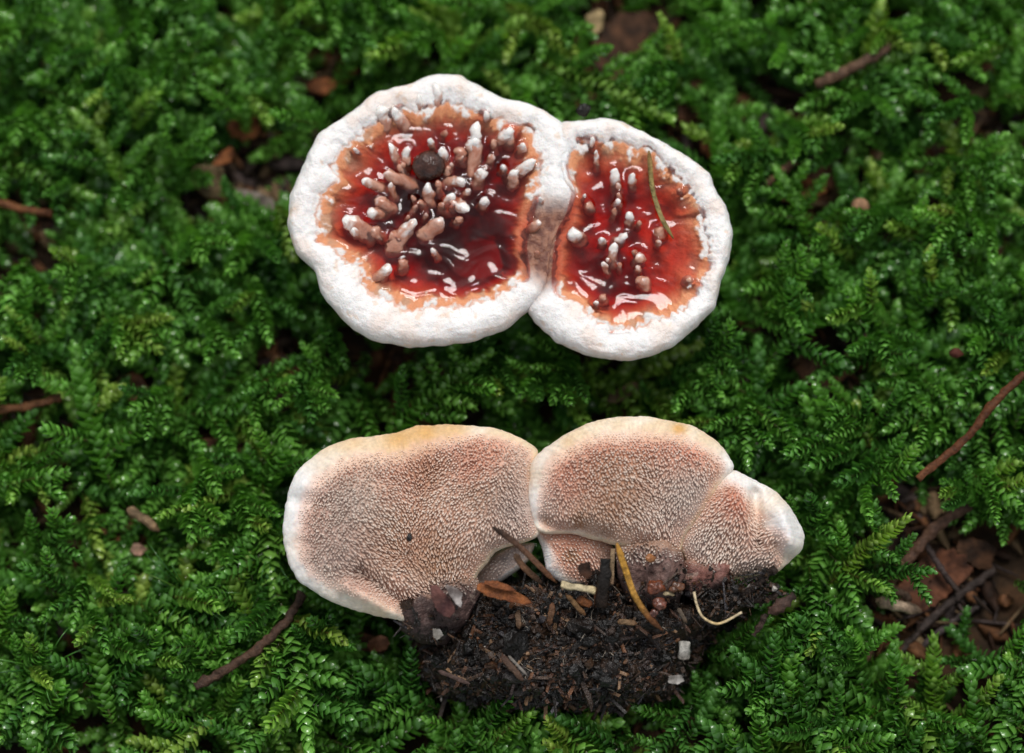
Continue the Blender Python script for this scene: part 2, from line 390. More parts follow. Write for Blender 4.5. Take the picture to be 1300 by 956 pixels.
# nodules: (tip x, tip y, base x, base y, radius, whiteness) in crop pixels
NL = [(390, 170, 420, 215, 22, 1), (350, 165, 365, 210, 26, 1), (470, 132, 475, 182, 14, 1), (525, 95, 530, 165, 22, 1), (380, 283, 408, 338, 17, .8), (435, 290, 428, 345, 18, .8),
      (505, 266, 512, 292, 13, .8), (540, 296, 548, 332, 19, .9), (293, 395, 350, 408, 20, .6), (358, 370, 430, 392, 23, .35), (342, 455, 372, 470, 24, .25), (312, 497, 348, 490, 23, .6),
      (235, 515, 300, 548, 34, .7), (262, 545, 290, 560, 18, .7), (458, 515, 400, 585, 27, .7), (382, 558, 400, 580, 24, .15), (548, 515, 498, 548, 27, .45), (496, 405, 502, 448, 20, .7),
      (615, 398, 568, 396, 20, .8), (572, 435, 560, 475, 22, .7), (622, 490, 580, 458, 23, .85), (676, 452, 668, 468, 18, .9), (650, 215, 640, 335, 24, .9), (640, 262, 642, 300, 27, .8),
      (592, 292, 600, 320, 22, .1), (666, 360, 655, 390, 23, .8), (735, 350, 728, 360, 12, .7), (772, 365, 762, 392, 22, .8), (380, 660, 345, 692, 26, .6), (422, 640, 415, 660, 20, .1),
      (760, 235, 722, 265, 24, 1), (680, 182, 678, 210, 14, .9), (330, 548, 345, 560, 22, .15), (270, 296, 285, 308, 9, .9), (700, 318, 690, 335, 15, .4), (465, 470, 450, 490, 12, .1),
      (545, 465, 540, 480, 14, .2), (585, 470, 560, 452, 18, .5), (700, 270, 705, 290, 14, .2), (420, 340, 415, 360, 14, .15), (630, 425, 610, 432, 13, .6)]
NL2 = [(75, 128, 70, 160, 26, 1), (165, 235, 90, 280, 24, 1), (120, 178, 112, 200, 18, .8), (182, 448, 140, 472, 18, .5), (178, 365, 190, 380, 10, .9), (170, 548, 168, 560, 12, .1), (50, 255, 60, 270, 14, .7)]
NR = [(437, 262, 440, 315, 21, 1), (498, 280, 500, 315, 16, .9), (360, 155, 362, 195, 12, 1), (374, 200, 376, 245, 12, .8), (453, 370, 440, 388, 14, .8), (487, 416, 490, 444, 18, .9),
      (292, 485, 305, 492, 30, .9), (436, 520, 428, 575, 21, .9), (478, 493, 450, 510, 20, .9), (390, 503, 395, 515, 15, .7), (528, 562, 520, 578, 23, .45), (530, 643, 540, 655, 27, .25),
      (592, 512, 588, 520, 12, .4), (345, 382, 350, 395, 20, .15), (372, 722, 375, 735, 13, .6), (414, 575, 412, 585, 11, .5), (590, 470, 596, 480, 26, 0), (400, 700, 395, 715, 22, .05), (700, 640, 690, 650, 20, .1), (660, 330, 670, 345, 16, .1)]
nodpos = []
rq = random.Random(5)
for _ in range(16): a_, b_ = rq.gauss(520, 95), rq.gauss(430, 75); NL.append((a_, b_, a_ + (a_ - 520) * -.12 + rq.uniform(-14, 14), b_ + rq.uniform(8, 34), rq.uniform(9, 16), rq.choice((0, .1, .3, .6))))
for _ in range(10): a_, b_ = rq.gauss(420, 70), rq.gauss(480, 100); NR.append((a_, b_, a_ + rq.uniform(-14, 14), b_ + rq.uniform(8, 30), rq.uniform(8, 14), rq.choice((0, .1, .3, .6))))
def nodule(t, b, r, wh, zt, parent, seed):
    tip = px(*t, ZT); bs = px(*b, ZT); bs = tip + (bs - tip) * 1.3; r = r * .86; d2 = np.hypot(*(tip - bs)[:2])
    tip[2] = ZT + zt + .5; bs[2] = ZT - 1.7
    # lean a little even when tip and base pixel nearly coincide
    n = 13; s = np.linspace(0, 1, n)
    P = bs + (tip - bs) * s[:, None]; P[:, 2] = bs[2] + (tip[2] - bs[2]) * s ** .8
    R = r * (1.12 - .22 * s + .55 * np.clip(.35 - s, 0, 1)) * np.clip(1 - np.clip((s - .5) / .505, 0, 1) ** 2.8, 0.004, 1) ** .5
    V, F = tube(P, R, 14, .55, max(r * 1.3, .7), seed)
    V = V + (.5 * r * pn(V, r * 1.6, seed + 8))[:, None] * np.array([1, -.8, .3]) + (.26 * r * pn(V, r * .55, seed + 3))[:, None] * np.array([1, 1, .5])
    L = len(V); sv_ = np.concatenate([np.repeat(s, 14), [0, 1]])
    k = sst(1.0 - .55 * wh, 1.2 - .45 * wh, sv_ + .45 * fbm(V, .9, 2, seed)) * (min(1, wh * 1.6))
    C = lerp(lerp((.44, .18, .11), (.56, .30, .21), sst(-.3, .3, fbm(V, 1.2, 2, seed + 5))), (.82, .79, .75), k)
    part('nodule', V, F, M_nod, parent, C, base1)
    nodpos.append((tip[0], tip[1], r))
    if d2 > r: nodpos.append(((tip[0] + bs[0]) / 2, (tip[1] + bs[1]) / 2, r))
for i, (tx, ty, bx, by, r, wh) in enumerate(NL):
    t, b = C1([(tx, ty), (bx, by)]); nodule(t, b, r / 2.45 * MPP, wh, .35 + .9 * wh + .3 * random.random(), capL, i)
for i, (tx, ty, bx, by, r, wh) in enumerate(NL2):
    t, b = C2([(tx, ty), (bx, by)]); nodule(t, b, r / 2.732 * MPP, wh, .6 + .9 * wh, capL, 50 + i)
for i, (tx, ty, bx, by, r, wh) in enumerate(NR):
    t, b = C2([(tx, ty), (bx, by)]); nodule(t, b, r / 2.732 * MPP, wh, .15 + .95 * wh, capR, 80 + i)
NP = np.array(nodpos)

def pool(c, Ri, lvl, seed, label):
    M = 420; th = np.linspace(-math.pi, math.pi, M, endpoint=False); ri = Ri(th)
    # smooth the wall line so the liquid bridges small tufts
    k = np.ones(15) / 15; ri = np.convolve(np.concatenate([ri[-7:], ri, ri[:7]]), k, 'valid') * 1.05
    cs, sn = np.cos(th), np.sin(th); V = []
    A = np.linspace(0.01, 1, 110)
    for a in A:
        x, y = c[0] + ri * a * cs, c[1] + ri * a * sn; P = xyz(x, y, seed)
        de = ri * (1 - a)
        z = lvl + .75 * np.exp(-de / 1.3)
        for (qx, qy, qr) in NP:
            d = np.hypot(x - qx, y - qy)
            z = z + .34 * np.exp(-np.clip(d - qr, 0, None) / .55) * (d < 5)
        W = P + np.stack([pn(P, 5, seed), pn(P, 5, seed + 1), 0 * x], -1) * 5
        z = z + .42 * pn(W * np.array([.6, 1.25, 1]), 3.6, seed + 2) + .13 * pn(W * np.array([.8, 1.6, 1]), 1.9, seed + 3) + .02 * pn(W, .8, seed + 4) - .6 * np.clip(1 - a * a, 0, 1)
        V.append(xyz(x, y, ZT + z))
    x, y = c[0] + ri * cs, c[1] + ri * sn; V.append(xyz(x, y, ZT - 10.3))
    rows = len(V); V = np.vstack(V); F = grid_faces(rows, M, flip=True).tolist()
    V = np.vstack([V, [[c[0], c[1], V[:M, 2].mean()], [c[0], c[1], ZT - 10.3]]]); n = len(V)
    for k in range(M):
        F.append([n - 2, k, (k + 1) % M]); F.append([n - 1, (rows - 1) * M + (k + 1) % M, (rows - 1) * M + k])
    o = part('liquid_pool', V, F, M_liq, fungus, None, base1); o['label'] = label
    return o
pool(cL, RiL, .08, 61, 'dark blood-red liquid filling the larger cap')
pool(cR, RiR, .08, 71, 'clear ruby-red liquid filling the smaller cap')

def blob(c, r, seed, bump=.1, sc=(1, 1, 1), n=16, bs=None):
    th = np.linspace(0, math.pi, n); V = []
    for t in th[1:-1]:
        a = np.linspace(0, 2 * math.pi, n * 2, endpoint=False)
        V.append(np.stack([np.sin(t) * np.cos(a), np.sin(t) * np.sin(a), np.full(len(a), math.cos(t))], -1))
    M = n * 2; rows = len(V); V = np.vstack(V); F = [f[::-1] for f in grid_faces(rows, M).tolist()]
    V = np.vstack([V, [[0, 0, 1], [0, 0, -1]]]); k0 = len(V)
    for k in range(M):
        F.append([k0 - 2, k, (k + 1) % M]); F.append([k0 - 1, (rows - 1) * M + (k + 1) % M, (rows - 1) * M + k])
    V = V * (1 + bump * fbm(V, bs or .8, 2, seed))[:, None] * np.asarray(sc) * r + np.asarray(c)
    return V, F
# dark bead
M_bead = mat_plain('dark_bead', (.032, .014, .010), rough=.12, spec=.4, bump=(800, .0005, .8), grain=(900, .4, 2.4))
p = px(*C1([(500, 345)])[0], ZT + .3); V, F = blob((p[0], p[1], ZT + .5), 51 / 2.45 * MPP, 5, .12, (1, .95, .8))
solo('dark_bead', V, F, M_bead, 'dark grey-brown glossy bead sitting among the pale nodules in the larger red pool', 'bead')

# needle lying in the smaller pool
def needle(name, pts, zs, r, cols, label, cat, group=None, seg=8, flat=.6, bump=.15, taper=True, n=26, mat=None, sharp=.25, groove=.6):
    if name in ('wood_splinter', 'straw_bit'): flat, groove, bump, r, zs = .38, 1.1, .35, r * .9, [z - .7 for z in zs]
    if name == 'wood_splinter': cols = [tuple(np.array(c) * .6) for c in cols]; taper = True
    if name in ('bark_flake', 'root_fragment'): flat, groove, bump, n, seg = .5, 1.3, 1.2, 44, 12
    if name == 'bud_scale': groove, flat, cols = .9, .3, [tuple(np.array(c) * .8) for c in cols]
    P = np.vstack([px(x, y, z) for (x, y), z in zip(pts, zs)]); P = spline(P, n)
    s = np.linspace(0, 1, n)
    R = r * np.ones(n)
    if taper: R = r * np.minimum(1, np.minimum(.35 + s * 6, sharp + (1 - s) * 5))
    V, F = tube(P, R, seg, bump, max(1.2, r * 2), len(label), flat)
    V0 = V[:-2].reshape(n, seg, 3); g_ = np.linspace(0, 2 * math.pi, seg, endpoint=False)
    q_ = pn(np.stack([np.tile(np.cos(g_), (n, 1)), np.tile(np.sin(g_), (n, 1)), np.tile(s[:, None] * 1.6, (1, seg))], -1) * 1.6 + len(label) * .37, 1.0)
    V0 = P[:, None] + (V0 - P[:, None]) * (1 + .55 * groove * q_)[..., None]; V[:-2] = V0.reshape(-1, 3)
    sv_ = np.concatenate([np.repeat(s, seg), [0, 1]])
    st = np.linspace(0, 1, len(cols)); C = np.stack([np.interp(sv_, st, [c[k] for c in cols]) for k in range(3)], -1)
    C = C * np.concatenate([1 + .5 * q_.ravel(), [.6, .6]])[:, None]
    return solo(name, V, F, mat or M_wood, label, cat, np.clip(C, 0, 1), group)
needle('conifer_needle', C2([(556, 195), (562, 270), (572, 340), (602, 430), (642, 500)]), [ZT + 2.3, ZT + 1.2, ZT + .9, ZT + .7, ZT + .4], 3.3 * MPP,
       [(.34, .20, .07), (.27, .21, .07), (.30, .23, .09), (.20, .15, .05)], 'slender olive conifer needle lying across the smaller red pool', 'needle')
V, F = blob(px(741, 139, 22), 1.1, 9, .6, (1, .8, 1)); solo('soil_crumb', V, F, M_soil, 'black soil crumb stuck at the notch above the smaller white-rimmed cap', 'soil', np.tile((.012, .01, .009), (len(V), 1)))

# ------------------------------------------------------------------ lower fungus (underside up)
base2 = np.array([*px(690, 730, 13)[:2], 12.8])
fungus2 = thing('tooth_fungus', 'overturned fungus showing pinkish-brown undersides covered in tiny spines, its base in black soil', 'fungus', base2, 'two specimens of bleeding tooth fungus')
def underside(name, outline, cpx, stem, H, z0, rimw, seed, ridges, colour, spine_len=.66, spacing=.46, rimcol=None, thick=8.0, tooth_dir=.55, mask=None, lab=None, rough=0.0):
    """a cap seen from below: polar sheet with a rolled margin; rimw(theta) = width of the bald margin (mm)"""
    c = px(*cpx, ZB); R = polar_outline(outline, c, ZB, 5.0); st = px(*stem, ZB)
    def zof(x, y, th=None, a=None):
        dx, dy = x - c[0], y - c[1]
        if th is None: th = np.arctan2(dy, dx)
        if a is None: a = np.clip(np.hypot(dx, dy) / R(th), 0, 1)
        P = xyz(x, y, seed)
        z = H * np.clip(1 - a ** 2.3, 0, 1) ** .62 + .9 * fbm(P, 12, 2, seed) * (1 - a ** 4)
        for (ax_, ay_, bx_, by_, w_, h_) in ridges:        # folds: segments in photo px with width (px) and height
            q0, q1 = px(ax_, ay_, ZB)[:2], px(bx_, by_, ZB)[:2]; d = q1 - q0
            t = np.clip(((x - q0[0]) * d[0] + (y - q0[1]) * d[1]) / (d @ d), 0, 1)
            dd = np.hypot(x - q0[0] - d[0] * t, y - q0[1] - d[1] * t)
            z = z + 2.1 * h_ * np.exp(-(dd / (w_ * MPP)) ** 2)
        sd = np.hypot(x - st[0], y - st[1])
        z = z - 3.2 * np.exp(-(sd / 9.0) ** 2)
        return z0 + z
    M = 420; th = np.linspace(-math.pi, math.pi, M, endpoint=False); r0 = R(th); cs, sn = np.cos(th), np.sin(th)
    q = xyz(cs * 6, sn * 6, seed); r0 = r0 * (1 + .016 * pn(q, 1.1, 1) + .011 * pn(q, .4, 2) + .006 * pn(q, .16, 3))
    V, C = [], []
    A = 1 - (1 - np.linspace(0.015, 1, 90)) ** 1.35
    for a in A:
        x, y = c[0] + r0 * a * cs, c[1] + r0 * a * sn
        z = zof(x, y, th, np.full(M, a)); P = xyz(x, y, z); de = r0 * (1 - a)
        fibr = pn(np.stack([cs * 30, sn * 30, de * .35 + seed], -1), 1.0, 6)
        z = z + .22 * pn(P, 1.6, seed + 4) + .12 * pn(P, .6, seed + 5) + .12 * fibr + rough * (.7 * fbm(P, 3.2, 3, seed + 6) + .2 * fbm(P, .9, 2, seed + 8))
        V.append(xyz(x, y, z)); C.append(colour(x, y, th, de, rimw(th), False) * (1 + .16 * fibr + .12 * pn(P, .9, 9))[:, None])
    zl = V[-1][:, 2]
    for (f, dz) in [(1.004, -.5), (1.0, -1.2), (.985, -2.2), (.93, -3.6), (.8, -thick * .62), (.5, -thick * .9), (.05, -thick)]:
        x, y = c[0] + r0 * f * cs, c[1] + r0 * f * sn
        V.append(xyz(x, y, np.maximum(zl + dz, 8.5))); C.append(colour(x, y, th, r0 * 0, rimw(th) + 1, False))
    rows = len(V); V = np.vstack(V); C = np.vstack(C); F = grid_faces(rows, M, flip=True).tolist()
    V = np.vstack([V, [[c[0], c[1], V[:M, 2].mean()], [c[0], c[1], V[-M:, 2].mean()]]]); C = np.vstack([C, C[:1], C[-1:]]); n = len(V)
    for k in range(M):
        F.append([n - 2, k, (k + 1) % M]); F.append([n - 1, (rows - 1) * M + (k + 1) % M, (rows - 1) * M + k])
    o = part(name, V, F, M_stem if rough else M_und, fungus2, np.clip(C, 0, 1), base2)
    if lab: o['label'] = lab
    # spines
    rm = R(th).max(); g = np.arange(-rm, rm, spacing); X, Y = np.meshgrid(g, g * .88)
    X = X + (np.arange(len(g))[:, None] % 2) * spacing * .5
    X = X.ravel() + RNG.uniform(-.15, .15, X.size) * 1.0; Y = Y.ravel() + RNG.uniform(-.15, .15, Y.size)
    x, y = X + c[0], Y + c[1]; t = np.arctan2(Y, X); rr = np.hypot(X, Y); de = R(t) - rr
    ok = (de > rimw(t) * (.86 + .25 * pn(xyz(x, y), 1.3, 3)))
    if mask is not None: ok &= mask(x, y)
    x, y, t, de = x[ok], y[ok], t[ok], de[ok]
    z = zof(x, y); e = .15
    nx = -(zof(x + e, y) - z) / e; ny = -(zof(x, y + e) - z) / e
    N = np.stack([nx, ny, np.ones_like(nx)], -1); N /= np.linalg.norm(N, axis=1)[:, None]
    ts = np.stack([st[0] - x, st[1] - y, 0 * x], -1); dist = np.linalg.norm(ts, axis=1); ts /= dist[:, None] + 1e-6
    lean = tooth_dir * (0.35 + .9 * sst(28, 6, dist))
    D = N + ts * lean[:, None] + RNG.normal(0, .13, N.shape); D /= np.linalg.norm(D, axis=1)[:, None]
    grow = sst(0, 1, (de - rimw(t) * .85) / 3.5)
    Ls = spine_len * (.22 + .9 * grow) * RNG.uniform(.65, 1.35, len(x)); Rs = RNG.uniform(.13, .19, len(x)) * (.75 + .25 * grow)
    S = 6; rings = [(-.25, 1.05), (.35, 1.0), (.75, .8), (.95, .45)]
    A1 = np.cross(D, np.array([1.0, .13, 0])); A1 /= np.linalg.norm(A1, axis=1)[:, None]; A2 = np.cross(D, A1)
    O = np.stack([x, y, z], -1); an = np.linspace(0, 2 * math.pi, S, endpoint=False)
    VV = []
    for f, rf in rings:
        ring = O[:, None] + D[:, None] * (Ls * f)[:, None, None] + (Rs * rf)[:, None, None] * (np.cos(an)[None, :, None] * A1[:, None] + np.sin(an)[None, :, None] * A2[:, None])
        VV.append(ring)
    tip = (O + D * (Ls * 1.03)[:, None])[:, None]
    VV = np.concatenate(VV + [tip], 1); K = VV.shape[1]
    base_c = colour(x, y, t, de, rimw(t), True)
    pale = np.clip(RNG.normal(.5, .25, len(x)) + .95 * fbm(xyz(x, y), 8, 2, seed + 7), 0, 1)
    tipc = lerp(base_c, (.80, .71, .62), .18 + .6 * pale)
    CC = np.stack([base_c] * S + [lerp(base_c, tipc, .35)] * S + [tipc] * S + [tipc * 1.03] * (S + 1), 1)
    f1 = []
    for k in range(len(rings) - 1):
        for s in range(S): f1.append([k * S + s, k * S + (s + 1) % S, (k + 1) * S + (s + 1) % S, (k + 1) * S + s])
    t1 = [[(len(rings) - 1) * S + s, (len(rings) - 1) * S + (s + 1) % S, K - 1] for s in range(S)]
    offs = (np.arange(len(x)) * K)[:, None, None]
    FF = (np.array(f1)[None] + offs).reshape(-1, 4).tolist() + (np.array(t1)[None] + offs).reshape(-1, 3).tolist()
    sp = part('spines', VV.reshape(-1, 3), FF, M_tooth, o, CC.reshape(-1, 3), Vector((0, 0, 0)) if False else base2)
    sp['kind'] = 'stuff'
    return o, zof, c

M_stem = mat_attr('stem_flesh', rough=.5, spec=.35, bump=(1300, .0004, 1.0), grain=(700, .65, 1.35))
def near(x, y, qx, qy, rad):
    q = px(qx, qy, ZB); return np.exp(-((x - q[0]) ** 2 + (y - q[1]) ** 2) / (rad * MPP) ** 2)
CREAM, OCHRE, PINK, BROWN, GREYP, WHITE = (.68, .53, .36), (.60, .35, .13), (.58, .345, .25), (.40, .21, .12), (.44, .35, .31), (.76, .74, .72)
def col_common(x, y, th, de, rw, seed, whites, ochres, browns, greys, pinks):
    P = xyz(x, y, seed); n1 = fbm(P, 6, 3, seed)
    body = lerp(PINK, (.58, .42, .33), sst(-.3, .4, n1))
    for (a, b, r, k) in pinks: body = lerp(body, (.56, .25, .165), np.clip(near(x, y, a, b, r) * k, 0, 1))
    for (a, b, r, k) in browns: body = lerp(body, BROWN, np.clip(near(x, y, a, b, r) * k * 1.35 * (1 + .8 * n1), 0, 1))
    for (a, b, r, k) in greys: body = lerp(body, GREYP, np.clip(near(x, y, a, b, r) * k * 1.2, 0, 1))
    rim = lerp(CREAM, (.74, .64, .51), sst(-.2, .4, fbm(P, 5, 2, seed + 1)))
    for (a, b, r, k) in ochres: rim = lerp(rim, OCHRE, np.clip(near(x, y, a, b, r) * k, 0, 1))
    for (a, b, r, k) in whites: rim = lerp(rim, WHITE, np.clip(near(x, y, a, b, r) * k, 0, 1))
    mid = lerp(rim, (.70, .42, .32), .5)
    t = de / (rw + .01) * .93 + .3 * fbm(P, 1.3, 3, seed + 3)
    c = lerp(rim, mid, sst(.45, .95, t)); return np.clip(1.06 * lerp(c, body, sst(.85, 1.6, t)), 0, .85)
def ang_w(th, d0, w, amp):
    d = np.abs((th - math.radians(d0) + math.pi) % (2 * math.pi) - math.pi); return amp * np.exp(-(d / math.radians(w)) ** 2)
# small fold behind, low lobe, main caps, side lobe
def colF(x, y, th, de, rw, spn): return col_common(x, y, th, de, rw, 5, [(640, 730, 60, .6)], [], [], [(650, 705, 40, .9)], [])
underside('cap_fold', B_fold, (640, 705), (600, 740), 2.0, 17.5, lambda t: np.full(np.shape(t), .7), 41, [], colF, .5, .6, thick=5)
def colLow(x, y, th, de, rw, spn): return col_common(x, y, th, de, rw, 6, [(690, 710, 45, 1)], [], [(727, 703, 9, 1.3)], [], [(720, 690, 40, .7)])
capLow, zLow, cLow = underside('cap_lobe', B_low, (725, 698), (770, 740), 2.6, 19.5, lambda t: .2 + ang_w(t, 180, 50, 1.0) + ang_w(t, -120, 40, .9), 43, [], colLow, .55, .58, thick=7, lab='small pinkish lobe folded under the larger right cap')
def colL(x, y, th, de, rw, spn):
    return col_common(x, y, th, de, rw, 1, [(362, 650, 40, 1.2), (372, 612, 34, 1.1), (375, 730, 40, .9), (430, 765, 50, .5)], [(505, 555, 22, .9), (540, 548, 26, 1.0), (575, 546, 22, .6), (450, 560, 16, .3)],
        [(515, 680, 36, .8), (560, 700, 40, .7), (470, 690, 34, .5), (540, 600, 30, .5), (620, 640, 30, .6), (400, 640, 12, .4)], [(420, 700, 55, .6), (655, 650, 40, .7), (400, 620, 26, .4), (440, 640, 40, .5)], [(540, 580, 40, .6), (400, 630, 16, .9), (380, 680, 40, .7), (610, 590, 40, .5), (450, 755, 26, .6)])
capBL, zBL, cBL = underside('cap', B_left, (525, 655), (560, 762), 4.2, 22.0, lambda t: .5 + ang_w(t, 95, 48, 3.5) + ang_w(t, 150, 26, 2.2) + ang_w(t, 190, 34, 1.6) + ang_w(t, 235, 26, 1.3), 3,
    [(500, 690, 540, 600, 30, -.9), (455, 725, 520, 770, 13, -1.3), (440, 745, 500, 775, 12, .9), (366, 632, 415, 640, 8, -.32), (364, 606, 410, 622, 9, .22), (362, 690, 400, 688, 9, -.22), (600, 690, 640, 600, 26, .7), (470, 640, 440, 700, 30, .6)], colL,
    lab='large cap underside with cream margin and bluish white edge')
def colR(x, y, th, de, rw, spn):
    return col_common(x, y, th, de, rw, 2, [(675, 640, 30, .9), (690, 580, 24, .6), (930, 590, 24, .9)], [(862, 545, 9, 1.2), (700, 580, 12, .8), (720, 560, 10, .4)],
        [(790, 640, 40, .8), (770, 610, 30, .5), (810, 600, 26, .5), (692, 660, 8, 1.2), (735, 660, 10, 1.0), (830, 680, 30, .3)], [(850, 650, 44, .5), (690, 640, 26, .5), (880, 620, 22, .5)], [(800, 565, 50, .9), (880, 570, 34, .9), (725, 610, 34, .8), (760, 580, 30, .6)])
capBR, zBR, cBR = underside('cap', B_right, (800, 615), (835, 720), 4.4, 23.2, lambda t: .5 + ang_w(t, 95, 66, 3.0) + ang_w(t, 165, 28, 1.4) + ang_w(t, 35, 26, 1.2), 8,
    [(830, 610, 850, 690, 20, -.5), (770, 600, 790, 680, 34, .5), (690, 662, 770, 680, 10, -.8)], colR, lab='rounded cap underside with cream margin and ochre spot')
def colS(x, y, th, de, rw, spn):
    return col_common(x, y, th, de, rw, 4, [(1000, 670, 34, 1.2), (960, 612, 26, .9), (935, 610, 26, .9)], [], [], [(890, 690, 26, .6), (960, 715, 30, .5)], [(935, 640, 24, 1.2)])
knob = [(938, 660)]
capS, zS, cS = underside('cap_lobe', B_lobe, (940, 672), (895, 750), 4.0, 21.6, lambda t: .2 + ang_w(t, 40, 42, 5.0) + ang_w(t, 5, 18, 3.6) + ang_w(t, 95, 30, 1.6) + ang_w(t, -22, 12, 1.5), 15,
    [(960, 625, 964, 690, 8, -1.1), (992, 650, 1002, 690, 15, 1.3), (985, 690, 1000, 705, 7, -.7), (940, 620, 930, 660, 20, .6)], colS, .8, lab='small side lobe ending in a smooth white knob')
# stems: fleshy dark bases that the spines run down onto
STEMV = []
def stem_part(outline, cpx, top, ytop, ybot, z0, H, seed, lab):
    y0, y1 = px(700, ytop, ZB)[1], px(700, ybot, ZB)[1]
    def colr(x, y, th, de, rw, spn):
        P = xyz(x, y, seed); k = np.clip((y0 - y) / (y0 - y1), 0, 1) + .35 * fbm(P, 3, 3, seed)
        c = lerp((.36, .22, .155), top, sst(.0, .35, k)); c = lerp(c, (.03, .018, .016), sst(.5, 1.0, k))
        c = lerp(c, (.34, .26, .21), .6 * sst(.25, .5, fbm(P, 1.2, 3, seed + 2)) * (1 - sst(.5, .9, k)))
        return c * (1 + .35 * fbm(P * np.array([1.3, .8, 1]), 2.0, 3, seed))[..., None]
    cen = px(*cpx, ZB)
    o, zf, c = underside('stem', outline, cpx, (cpx[0], cpx[1] + 70), H, z0, lambda t: np.full(np.shape(t), .1), seed, [(cpx[0] - 14, cpx[1] + 10, cpx[0] - 8, cpx[1] - 20, 9, -.6), (cpx[0] + 16, cpx[1] + 16, cpx[0] + 20, cpx[1] - 10, 10, .5)], colr, .62, .52, thick=9,
                         mask=lambda x, y: y + 1.2 * fbm(xyz(x, y), 2.5, 2, seed) > y0 - .32 * (y0 - y1), lab=lab, rough=1.0)
    P_ = px(np.array([a for a, b in outline]), np.array([b for a, b in outline]), ZB); X = RNG.uniform(P_[:, 0].min(), P_[:, 0].max(), 500); Y = RNG.uniform(P_[:, 1].min(), P_[:, 1].max(), 500)
    ok = inside(P_, X, Y) & (Y < y0 - (.75 + .25 * RNG.normal(0, 1, 500)) * (y0 - y1)); STEMV.append(np.stack([X, Y, zf(X, Y) + .1], -1)[ok])
stem_part([(516, 748), (556, 722), (602, 722), (612, 742), (592, 785), (565, 814), (532, 812), (506, 796), (500, 772)], (556, 766), (.10, .06, .052), 726, 800, 19.8, 4.0, 91, 'dark purplish-brown stem base of the large cap')
stem_part([(782, 688), (806, 676), (846, 676), (868, 694), (876, 728), (864, 762), (835, 778), (800, 764), (786, 725)], (828, 726), (.16, .095, .08), 684, 768, 20.6, 4.6, 93, 'mottled brown stem base of the rounded cap')
stem_part([(870, 708), (898, 698), (938, 710), (934, 738), (908, 760), (880, 756), (864, 735)], (900, 730), (.22, .10, .08), 700, 752, 20.2, 3.8, 95, 'reddish-brown stem base of the side lobe')

